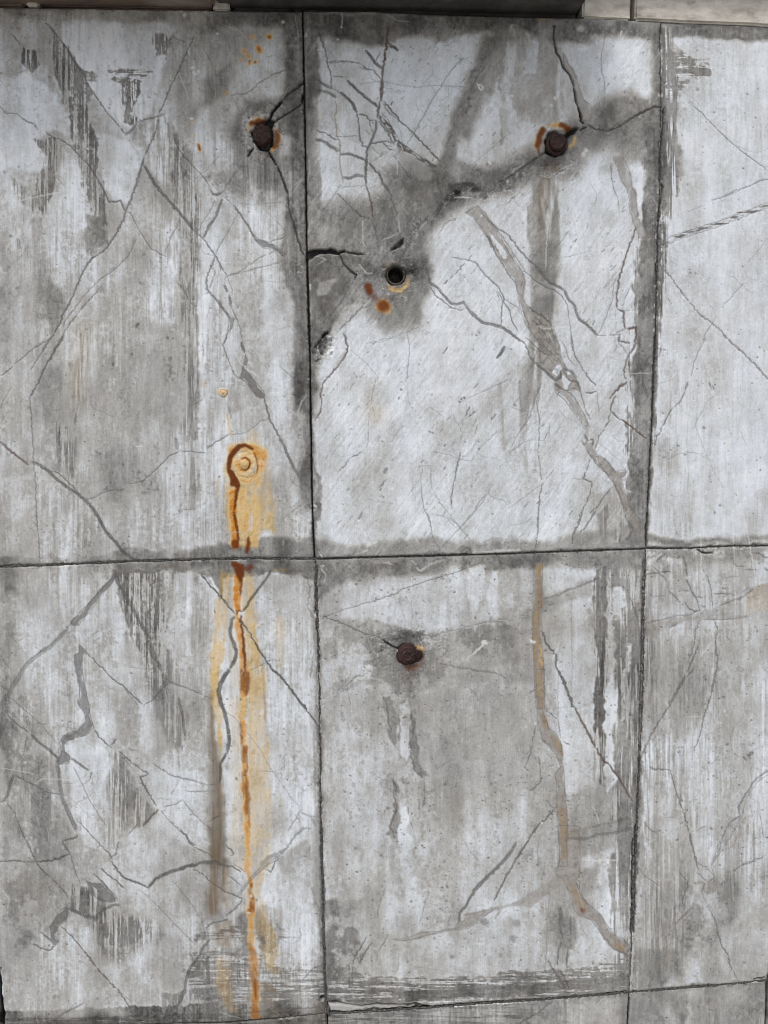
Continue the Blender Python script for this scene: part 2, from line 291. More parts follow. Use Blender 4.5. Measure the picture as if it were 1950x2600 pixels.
# ---------------------------------------------------------------- tone of each slab before its marks
tone[:] = .74
DATA_TONE = '''
@ 0 0 0.8508
N .72 1 2 | -200,-20 657,-20 683,1207 0,1222 -200,1222
N .80 1 2 | 657,-20 1432,-20 1396,1188 683,1207
N .83 1 2 | 1432,-20 1700,-20 1700,1182 1396,1188
N .73 1 2 | -200,1224 683,1209 706,2178 0,2230 -200,2230
N .73 1 2 | 683,1209 1396,1190 1362,2140 706,2178
N .725 1 2 | 1396,1190 1700,1180 1700,2110 1362,2140
N .60 1 2 | -20,2225 706,2190 706,2300 -20,2300
N .62 1 2 | 706,2180 1362,2142 1362,2300 706,2300
N .63 1 2 | 1362,2140 1700,2110 1700,2300 1362,2300
# ---- upper left slab
@ 0 0 1.7015
N .715 1 4 | -400,0 850,0 860,2100 -400,2200
N .76 .9 20 | 850,900 1260,900 1310,2060 860,2080
N .78 .6 24 | 860,2000 1290,1900 1300,2060 870,2080
N .54 .6 26 m | -20,40 1310,40 1310,90 900,120 700,110 400,90 -20,80
N .78 .8 20 | -20,75 170,95 120,170 60,290 -20,320
N .87 .9 14 | 270,110 500,100 660,90 760,130 730,220 700,310 650,420 625,500 560,540 500,500 430,430 350,310 270,180
N .86 .9 12 | -40,330 110,320 220,380 290,470 340,555 290,590 200,575 150,600 200,690 130,740 60,730 -40,760
N .80 .7 16 | -40,720 70,740 60,860 -40,900
N .82 .85 12 | 430,570 560,600 620,640 600,720 550,880 500,880 440,820 420,700
N .85 .8 10 v | 620,560 720,500 740,700 770,880 720,830 650,720
N .83 .7 14 v | 650,850 750,950 765,1150 750,1400 650,1400 640,1000
N .80 .85 16 | 210,830 260,700 320,670 365,760 370,960 330,1130 280,1260 220,1180 185,1000
N .49 .95 6 x | 210,120 290,190 360,320 400,400 375,450 400,560 430,690 450,800 460,980 400,930 360,820 330,650 290,500 240,340
N .46 .6 8 x | 290,380 380,470 420,640 350,620
N .47 .95 6 v | 90,215 150,210 175,280 130,315 85,270
N .48 .9 7 v | 145,600 240,600 260,680 235,800 200,940 150,880 165,760 200,680
N .52 .8 10 v | 60,760 155,830 160,930 80,870
N .49 .9 5 m | 350,310 425,318 415,360 375,356
N .52 .9 7 y | 460,300 650,310 600,350 540,370 480,350
N .47 .95 6 x | 520,340 610,350 590,440 560,490 610,515 560,545 520,500 515,400
N .53 .8 8 x | 655,150 745,160 730,250 665,245
N .47 .9 12 m | 360,920 445,930 465,1050 405,1110 370,1080
N .50 .8 20 m | 170,1140 260,1240 285,1360 235,1460 180,1420
N .58 .7 40 m | -20,1000 200,1080 290,1400 200,1560 -20,1560
N .60 .5 30 v | 60,930 200,960 180,1120 40,1080
N .56 .7 20 v | 330,1380 400,1400 385,1760 310,1740
C .14 30 | 320,1380 400,1400 360,1760 300,1700
N .52 .8 16 v | 235,1840 320,1850 325,2050 250,2030
N .56 .6 30 m | 420,1940 650,1900 680,2120 500,2180
N .60 .45 40 m | 0,1550 300,1600 300,1900 0,1900
N .62 .4 50 m | 400,1500 760,1500 780,2200 420,2200
N .55 .9 12 v | 750,560 850,680 860,1000 855,1400 862,2200 800,2200 790,1500 765,1100 735,900
N .50 .8 9 v | 785,640 852,850 852,1120 800,1080
N .52 .75 7 v | 825,1000 858,1000 858,1900 840,1900
N .74 .7 14 v | 740,1200 785,1250 800,2200 720,2200
N .80 .5 14 | 862,1000 930,1000 930,2200 866,2200
N .66 .8 20 | 790,120 960,130 1000,200 900,420 850,560 780,480 740,330
N .50 .75 22 | 880,60 1310,60 1310,120 1240,140 1000,110 860,170
N .76 .8 22 | 1080,220 1200,170 1240,220 1230,300 1110,390 1010,430 960,420 1000,330
N .56 .8 18 | 860,330 980,290 960,400 860,470
N .47 .85 24 | 1060,440 1180,430 1310,340 1320,700 1260,860 1120,800 1020,700 990,560
N .48 .85 16 | 1240,80 1310,60 1320,700 1330,1100 1340,1500 1340,2200 1290,2200 1270,1700 1280,1300 1230,1150 1240,900 1200,700
N .49 .8 26 m | 960,690 1090,690 1230,760 1240,880 1100,880 980,820 900,760
N .78 .6 18 | 860,480 960,500 980,620 900,660 850,600
N .76 .7 16 | 1040,540 1060,490 1120,480 1150,500 1080,540 1060,620
N .78 .7 16 | 1195,560 1250,590 1240,670 1200,680
N .80 .7 26 | 1040,900 1230,900 1220,1000 1120,1060
N .52 .4 14 m | 940,880 1020,960 990,1120 950,1060
N .54 .5 14 w | 970,1620 1030,1600 1040,1760 980,1800
N .80 .5 16 m | 1270,1800 1330,1760 1310,1980 1270,1980
@ 0 0 0.8508
N .47 .9 12 | 380,1190 440,1182 500,1180 560,1172 600,1160 640,1165 682,1160 684,1206 500,1210 380,1212
N .52 .7 10 m | 240,1194 400,1186 400,1214 240,1216
N .56 .5 8 m | 0,1206 240,1198 240,1216 0,1222
# ---- upper middle slab
N .47 .85 18 | 655,24 1430,44 1430,92 1300,96 1180,92 1080,66 1000,80 960,92 880,72 820,100 740,88 700,82 670,92 655,88
N .52 .75 10 | 655,20 688,40 690,330 700,480 665,500
N .54 .85 34 | 665,500 700,475 770,470 830,445 860,400 840,360 900,355 955,375 1000,385 1060,370 1130,345 1180,300 1250,255 1330,235 1400,200 1430,190 1430,250 1400,272 1330,300 1270,330 1250,380 1180,370 1140,385 1060,420 980,450 930,480 915,560 930,640 900,700 860,740 820,680 760,640 700,780 690,860 672,920 668,700
N .48 .6 18 | 950,385 1010,375 1080,395 1050,430 960,440
N .50 .6 16 | 860,470 940,440 960,470 880,540 820,540 800,480
N .57 .85 14 | 1070,60 1110,60 1090,160 1030,280 1010,360 950,370 960,310 1000,240 1040,150
N .80 .6 10 | 700,420 720,380 770,400 820,430 790,465 730,455
N .85 .7 22 | 700,120 850,110 940,100 1060,110 1020,200 980,290 950,340 860,240 700,230
N .83 .6 14 | 985,300 1010,310 1050,200 1085,240 1085,310 1040,350 990,355
N .58 .5 14 w | 1080,70 1200,90 1240,260 1200,280 1120,260 1090,220
N .80 .6 12 | 1115,110 1135,110 1140,170 1120,190
N .62 .8 8 | 1084,70 1095,70 1092,300 1080,310
N .83 .7 10 | 1240,110 1290,90 1330,120 1385,110 1392,210 1340,215 1290,240 1250,235
N .76 .6 6 | 1088,110 1100,100 1098,250 1090,330 1082,230
N .49 .85 10 | 1378,60 1400,60 1432,60 1428,300 1426,500 1400,1180 1365,1185 1355,1160 1362,1000 1372,760 1368,620 1380,500 1375,400 1390,260 1398,220
N .84 .6 10 | 1345,330 1388,280 1392,330 1376,440 1372,490 1350,420
N .54 .75 14 w | 1140,370 1220,380 1210,560 1200,800 1180,950 1120,950 1130,800 1150,700 1140,520
N .60 .6 18 w | 1080,820 1190,840 1185,980 1180,1060 1120,1010 1080,960
N .84 .6 20 | 1215,480 1360,480 1365,600 1340,760 1280,840 1230,740 1210,620
N .85 .6 26 | 930,520 1060,560 1100,680 1150,760 1060,830 900,740 940,680
N .83 .5 26 | 700,780 820,700 1000,760 1060,860 880,900 700,960
N .55 .8 16 | 668,1172 700,1166 760,1176 900,1168 960,1170 1050,1166 1120,1168 1190,1176 1250,1150 1300,1140 1395,1130 1396,1188 683,1207 660,1200
N .48 .8 8 | 683,1150 697,1100 690,1020 683,1000 675,1200 690,1205
N .82 .8 8 v | 1315,1130 1335,1080 1340,1100 1338,1165 1318,1165
N .50 .7 6 v | 1290,1110 1312,1090 1308,1170 1295,1165
N .48 .7 6 v | 1338,1110 1350,1090 1348,1175 1336,1170
N .62 .5 12 | 1280,1070 1330,1040 1395,1100 1390,1170 1290,1150
N .47 .85 12 | 668,560 720,555 820,590 800,650 760,660 720,720 690,800 680,900 668,890
N .68 .8 12 | 720,600 745,590 735,640 700,640
N .66 .8 12 | 730,680 780,630 800,650 755,690 715,730
N .49 .8 14 | 780,560 840,545 920,560 925,620 900,700 830,690 790,640
N .60 .5 16 | 770,430 830,420 830,500 780,520
N .62 .35 30 | 820,840 890,830 880,930 830,940
# ---- right upper slab
N .49 .9 10 v | 1426,60 1447,60 1447,220 1436,500 1424,800 1410,1000 1398,1180 1385,1180 1400,900 1410,600 1420,300
N .50 .9 6 | 1447,55 1700,64 1700,86 1560,84 1500,76 1450,82
N .56 .6 8 y | 1447,90 1480,112 1492,140 1530,140 1528,170 1485,170 1478,190 1468,230 1447,260
N .56 .7 9 v | 1440,160 1470,180 1466,300 1460,420 1440,430
N .48 .8 12 | 1395,1178 1700,1172 1700,1150 1640,1158 1600,1164 1500,1165 1400,1160
N .66 .5 22 m | 1600,1060 1700,1050 1700,1170 1610,1165
N .72 .5 20 v | 1430,800 1500,780 1490,1160 1410,1160
N .74 .4 20 w | 1560,700 1659,640 1659,1000 1600,1000
@ 975 0 1.7015
N .49 .85 30 | -560,40 560,80 1190,110 1190,140 1000,150 740,130 560,140 300,130 0,120 -560,110
N .62 .75 22 w | 560,100 740,100 830,480 760,540 700,520 560,560
N .76 .7 10 | 600,180 650,200 660,330 610,330
N .78 .75 6 m | 540,110 578,110 562,300 550,560 530,560 530,300
N .50 .9 22 | 440,160 500,180 440,300 370,450 315,600 290,720 240,720 275,560 340,400
N .46 .6 8 | 470,190 480,200 400,360 320,560 300,560 390,330
N .86 .8 20 | 880,160 1140,170 1140,410 1050,400 960,390 900,400
N .51 .85 34 | 940,440 1050,400 1150,450 1200,430 1200,490 1130,530 1000,600 900,570 900,500
N .55 .85 26 w | 640,740 760,730 755,1000 745,1220 650,1260 645,900
N .58 .75 28 w | 640,1260 740,1260 720,1500 730,1800 700,2000 640,2000 620,1650
N .66 .5 30 w | 540,1500 640,1500 640,2000 560,2000
N .80 .5 30 | -300,1700 300,1550 500,1700 400,2100 -300,2150
N .62 .35 30 m | 150,1750 300,1700 400,1850 200,1950
N .49 .85 9 v | 1140,480 1192,480 1192,1000 1170,1500 1150,2200 1060,2200 1035,1950 1065,1500 1075,1100 1120,800
N .53 .8 14 v | 1210,120 1245,150 1262,350 1262,600 1262,900 1215,1000 1200,500
N .52 .85 8 y | 1215,215 1300,222 1320,255 1395,270 1400,325 1320,330 1270,320 1262,400 1215,400
N .53 .7 8 v | 1190,1000 1215,1020 1190,1500 1165,1900 1150,2000
N .50 .7 26 | 1030,560 1140,540 1120,700 1000,700 960,620
N .66 .7 20 | 960,650 1010,700 1000,760 920,760
@ 600 0 .9764
N .53 .85 40 | 180,520 260,480 330,500 380,420 460,400 500,420 560,470 520,520 480,560 470,640 480,720 430,800 370,830 300,760 240,800 190,860 178,700
N .47 .7 20 | 470,420 560,400 640,430 600,480 520,490
N .48 .6 18 | 360,600 440,600 450,720 400,760 340,700
N .62 .6 16 | 200,560 300,560 320,600 200,610
N .74 .7 10 | 215,690 240,690 232,730 205,730
N .72 .7 12 | 260,760 330,740 300,790 240,830
N .50 .8 24 | 175,40 190,250 188,480 172,480
N .84 .6 24 | 200,250 300,150 340,300 320,480 240,470 195,400
N .87 .6 24 | 380,130 540,150 500,300 450,380 370,300
N .88 .5 40 | 490,560 600,600 690,720 700,880 560,900 480,780
N .85 .5 40 | 200,900 420,860 600,950 480,1100 260,1150
@ 0 0 0.8508
N .84 .5 30 | 1480,250 1660,200 1660,600 1480,640
N .50 .9 14 | 1440,52 1660,60 1660,92 1560,90 1450,86
# ---- lower left slab
N .50 .8 8 | 240,1212 440,1210 684,1208 684,1262 640,1238 600,1240 560,1246 480,1246 440,1244 380,1232 300,1236 240,1246
N .62 .6 8 m | 0,1228 240,1218 240,1240 0,1250
N .46 .85 6 x | 250,1240 372,1235 380,1290 366,1340 350,1400 330,1395 300,1330 270,1290
N .52 .7 8 x | 300,1400 370,1400 395,1480 360,1520 320,1500
N .56 .6 12 m | 360,1440 400,1470 405,1600 385,1640 370,1560
N .60 .45 14 v | 360,1280 440,1280 440,1480 400,1700 375,1500
N .58 .6 16 v | 0,1330 40,1340 45,1530 0,1560
N .55 .65 20 m | 0,1560 130,1570 130,1660 140,1780 70,1860 0,1880
N .78 .8 14 | 165,1590 215,1610 240,1700 260,1800 225,1850 190,1830 160,1740 150,1650
N .55 .75 14 v | 215,1630 260,1620 300,1700 310,1790 270,1810 240,1760
N .77 .6 20 | 320,1640 400,1600 430,1680 420,1850 340,1800
N .74 .6 16 v | 395,1280 420,1300 425,1450 400,1450
N .58 .7 22 m | 0,1880 90,1860 180,1940 120,2020 60,2030 50,2120 0,2100
N .54 .75 14 v | 180,1930 250,1960 320,1990 300,2050 240,2020 190,2000
N .70 .6 20 | 60,2040 180,2050 250,2120 200,2190 30,2200
N .78 .7 16 | 445,1260 470,1270 480,1450 470,1560 450,1450
N .80 .65 22 | 490,1300 640,1260 670,1300 665,1500 690,1800 640,1990 560,1950 500,1700 480,1500
N .80 .7 16 | 495,1640 540,1640 545,1900 505,1960
N .50 .6 10 m | 560,1960 620,1970 600,2060 530,2040
N .52 .8 8 y | 420,2018 520,1998 640,2010 650,2025 500,2030 420,2030
N .53 .7 8 y | 390,2085 650,2090 706,2100 706,2172 590,2178 580,2150 450,2120
N .46 .85 5 | 0,2185 600,2165 706,2155 706,2185 0,2220
N .55 .7 5 v | 340,2150 600,2110 590,2170 350,2185
N .60 .6 12 | 670,1300 688,1300 698,1700 702,2000 685,1980 680,1700 660,1450
N .52 .4 10 v | 640,1480 660,1490 655,1620 640,1600
# ---- lower middle slab
N .50 .85 16 | 684,1208 1396,1190 1396,1226 1290,1228 1200,1236 1130,1222 1040,1238 980,1230 950,1258 900,1238 850,1240 790,1236 740,1260 700,1290 690,1320 684,1270
N .62 .5 16 | 690,1300 740,1270 760,1340 700,1360
N .80 .7 14 | 760,1260 900,1250 930,1275 1000,1240 1060,1250 1080,1330 1040,1370 920,1370 820,1340 740,1330
N .84 .7 7 | 1060,1232 1078,1230 1072,1290 1058,1350 1052,1290
N .54 .75 14 m | 690,1340 800,1330 860,1350 900,1370 1000,1370 1080,1345 1150,1320 1155,1360 1100,1400 1000,1420 950,1480 880,1500 790,1470 720,1520 695,1500
N .60 .5 22 m | 980,1360 1150,1360 1150,1480 1000,1480
N .62 .35 24 m | 720,1480 880,1500 840,1600 720,1580
N .52 .75 7 | 826,1510 845,1500 860,1560 855,1610 845,1600 835,1560
N .86 .85 5 | 866,1520 882,1512 884,1560 888,1620 880,1650 865,1630 862,1580
N .52 .75 6 | 884,1540 896,1560 905,1640 925,1680 900,1670 884,1610
N .58 .6 9 | 870,1690 915,1680 918,1800 900,1850 885,1800 875,1740
N .50 .8 6 m | 850,1680 860,1700 862,1780 858,1850 838,1800 848,1760
N .82 .7 9 | 862,1740 880,1740 885,1900 870,1960 862,1850
N .62 .45 30 m | 950,1500 1130,1480 1150,1750 980,1800
N .80 .4 30 m | 720,1580 830,1600 820,1760 720,1780
N .78 .45 40 m | 900,1900 1200,1800 1180,2060 900,2060
N .58 .55 24 m | 1080,1740 1150,1740 1190,1850 1180,1950 1090,1950
N .78 .5 14 | 1200,1230 1290,1260 1280,1340 1190,1330
N .60 .5 12 m | 1180,1300 1290,1290 1285,1420 1180,1400
N .82 .6 14 | 1200,1440 1280,1400 1285,1560 1270,1760 1220,1760 1210,1600
N .47 .85 5 v | 1286,1240 1309,1225 1310,1400 1302,1700 1282,1690 1282,1480
N .47 .7 3 | 1289,1252 1308,1245 1305,1440 1296,1460 1286,1380
N .57 .7 9 v | 1309,1225 1396,1215 1388,1480 1375,1800 1364,2130 1330,2140 1318,1900 1325,1720 1340,1520
N .82 .8 8 | 1318,1270 1335,1260 1330,1340 1322,1340
N .86 .85 5 | 1314,1500 1340,1480 1325,1560 1322,1640 1330,1680 1310,1720 1302,1640
N .82 .7 6 v | 1320,1420 1345,1400 1340,1480 1318,1500
N .84 .8 6 | 1312,1862 1332,1860 1325,1920 1328,1990 1318,2040 1308,1960
N .50 .6 8 v | 1372,1230 1388,1230 1380,1700 1366,2130 1352,2130 1370,1600
N .56 .7 14 m | 1250,1800 1320,1780 1360,1800 1350,1840 1240,1860
N .54 .6 14 m | 1200,1900 1300,1880 1290,1920 1230,1960
N .80 .6 12 | 1240,1980 1310,1960 1315,2080 1240,2080
N .56 .6 10 | 1220,1980 1240,1980 1240,2060 1222,2060
N .50 .8 8 y | 706,2098 800,2108 1000,2108 1200,2094 1340,2070 1362,2075 1362,2132 1200,2146 1000,2160 850,2160 706,2162
N .50 .7 12 m | 710,2000 770,2010 790,2060 770,2100 706,2100
N .56 .6 14 m | 720,1960 790,1950 780,2010 720,2010
N .40 .6 3 h | 1000,2132 1200,2118 1300,2108 1300,2124 1150,2146 950,2158
# ---- lower right slab
N .55 .7 10 m | 1396,1190 1659,1180 1659,1205 1560,1210 1490,1206 1440,1230 1396,1240
N .56 .6 10 v | 1394,1300 1430,1330 1425,1500 1410,1500 1395,1420
N .84 .75 6 v | 1432,1350 1455,1350 1452,1700 1432,1700 1434,1500
N .82 .7 5 v | 1405,1600 1430,1580 1422,1720 1410,1860 1395,1850 1400,1700
N .86 .8 5 v | 1393,1740 1412,1730 1408,1800 1402,1880 1390,1870
N .80 .5 6 v | 1440,1340 1450,1220 1460,1220 1455,1340
N .58 .5 22 m | 1440,1400 1540,1420 1520,1560 1450,1560
N .76 .5 26 | 1520,1600 1659,1560 1659,1750 1560,1760
N .58 .45 24 v | 1405,1900 1480,1900 1480,2100 1380,2110
N .78 .5 20 | 1580,1950 1659,1900 1659,2100 1560,2080
N .56 .6 16 m | 1480,1970 1540,1960 1560,2050 1500,2070 1470,2030
N .50 .5 14 | 1360,2060 1480,2050 1480,2110 1362,2140
N .60 .5 20 m | 1520,1880 1590,1870 1600,1930 1520,1930
@ 0 1300 .9764
N .73 .6 40 m | 0,140 270,160 150,330 0,420
N .54 .6 30 m | 0,250 40,260 60,480 30,620 0,640
N .52 .9 8 x | 285,135 395,140 380,230 375,350 400,400 370,400 330,320 300,220
N .47 .6 6 v | 290,150 330,150 350,260 330,290
N .55 .7 18 v | 360,420 430,400 460,560 420,600 380,500
N .78 .6 16 v | 400,140 480,150 470,330 410,320
N .60 .6 14 v | 480,150 520,200 520,420 490,560 460,400
N .78 .6 26 | 170,350 310,480 280,560 220,500 180,420
N .84 .85 14 | 175,580 260,590 275,640 230,740 250,800 215,860 190,740 165,640
N .55 .7 26 m | 20,560 140,640 150,720 190,800 160,860 60,870 10,700
N .54 .8 14 v | 270,640 330,680 400,750 360,780 280,700
N .60 .5 20 v | 230,780 300,760 280,860
N .82 .6 26 | 400,590 500,580 510,840 430,820 400,720
N .56 .75 26 m | 0,880 130,880 150,980 100,1060 20,960
N .48 .8 10 x | 175,930 240,930 290,990 240,1010 180,990
N .53 .8 24 x | 230,1010 380,1000 410,1050 300,1120 240,1080
N .54 .5 24 m | 370,1060 440,1060 440,1140 360,1140
N .76 .6 24 | 30,1120 180,1080 300,1240 60,1260
N .84 .8 10 | 525,160 560,170 555,440 540,560 528,430
N .82 .55 30 | 620,200 760,200 780,500 770,800 690,860 640,600
N .83 .7 14 | 550,640 590,640 600,880 565,900
N .46 .8 8 | 512,130 540,200 548,220 560,140
N .46 .85 14 | 440,118 790,112 790,160 700,150 640,140 560,160 500,140 440,140
N .52 .6 14 m | 690,860 780,780 780,860 720,920
N .50 .85 14 m | 590,1000 640,990 640,1060 600,1080
N .78 .5 18 m | 690,900 780,940 790,1120 720,1130 690,1020
N .54 .85 9 y | 470,1100 560,1085 650,1095 640,1160 800,1160 800,1220 560,1250 470,1180
N .53 .85 9 y | 800,1168 952,1160 952,1195 810,1215
N .46 .9 6 | 380,1250 560,1240 800,1225 800,1275 380,1275
N .50 .8 10 m | 800,960 850,960 850,1010 890,1040 870,1080 890,1160 800,1160
N .44 .6 30 | 0,120 30,120 40,200 0,210
@ 975 1300 .9764
N .50 .85 16 | -170,120 160,112 650,100 650,130 520,140 420,130 300,135 190,150 120,128 0,140 -60,170 -170,170
N .80 .6 24 | -60,190 180,150 190,230 120,290 0,260 -60,240
N .84 .8 10 | 200,140 250,135 235,200 215,260 195,200
N .55 .7 20 m | -160,230 -80,260 0,300 90,300 160,290 370,240 380,270 150,310 110,380 60,440 -60,420 -140,470
N .48 .6 16 | -50,310 40,290 100,320 100,400 20,420 -40,380
N .56 .4 26 m | 100,320 370,290 370,420 140,420
N .62 .35 40 m | 0,450 300,420 300,700 100,700
N .78 .5 40 m | 0,800 350,750 380,1000 0,1020
N .60 .45 26 m | 230,860 380,820 380,900 240,960
N .80 .6 26 | 400,140 510,140 510,240 400,210
N .60 .7 14 | 395,220 510,165 515,200 400,260
N .82 .6 24 | 420,300 515,300 515,560 540,650 480,760 450,640
N .56 .6 26 m | 460,700 560,660 600,780 470,780
N .60 .6 12 | 480,780 620,760 620,790 480,830
N .54 .8 9 v | 545,130 640,110 640,400 625,760 610,1120 570,1130 560,900 580,700 560,560 580,300
N .84 .8 8 | 568,185 590,190 588,270 570,250
N .86 .85 8 | 548,420 580,400 570,520 565,640 545,640
N .84 .7 8 v | 600,330 612,330 600,520 592,520
N .45 .95 5 v | 520,145 548,130 550,330 542,560 522,560 520,330
N .80 .75 8 | 540,840 562,840 558,960 552,1080 530,1060 540,930
N .57 .7 20 m | 400,980 460,960 480,1060 440,1100 410,1060
N .58 .6 12 | 430,1000 460,1000 460,1120 430,1120
N .50 .9 8 y | -170,1165 100,1165 400,1140 610,1130 610,1190 400,1210 100,1218 -170,1216
N .45 .8 6 | 20,1195 400,1165 610,1150 610,1165 400,1190 60,1215
N .84 .7 8 v | 668,200 705,200 700,500 680,560 668,420
N .86 .85 6 v | 645,600 668,600 655,780 640,800 640,700
N .60 .6 30 v | 700,300 840,300 820,560 720,560
N .58 .5 30 v | 650,800 760,820 760,1100 640,1110
N .54 .8 24 m | 740,900 860,900 900,960 820,1060 740,1080 720,1000
N .80 .5 30 | 850,420 950,400 950,760 860,800
N .78 .5 30 | 860,950 950,930 950,1130 880,1130
N .54 .6 20 m | 640,110 780,92 950,92 950,120 780,130 660,160
N .60 .7 20 v | 640,140 700,150 700,560 650,500
@ 0 0 0.8508
# ---- bottom course
N .70 .6 20 m | 1370,2180 1440,2170 1500,2230 1370,2230
N .52 .5 18 m | 1440,2150 1600,2160 1659,2180 1600,2225 1480,2225
N .66 .5 14 m | 1150,2170 1330,2155 1340,2230 1150,2230
N .47 .6 8 h | 706,2184 1000,2172 1150,2170 1140,2230 706,2230
N .40 .8 5 h | 0,2200 706,2188 706,2230 0,2230
'''
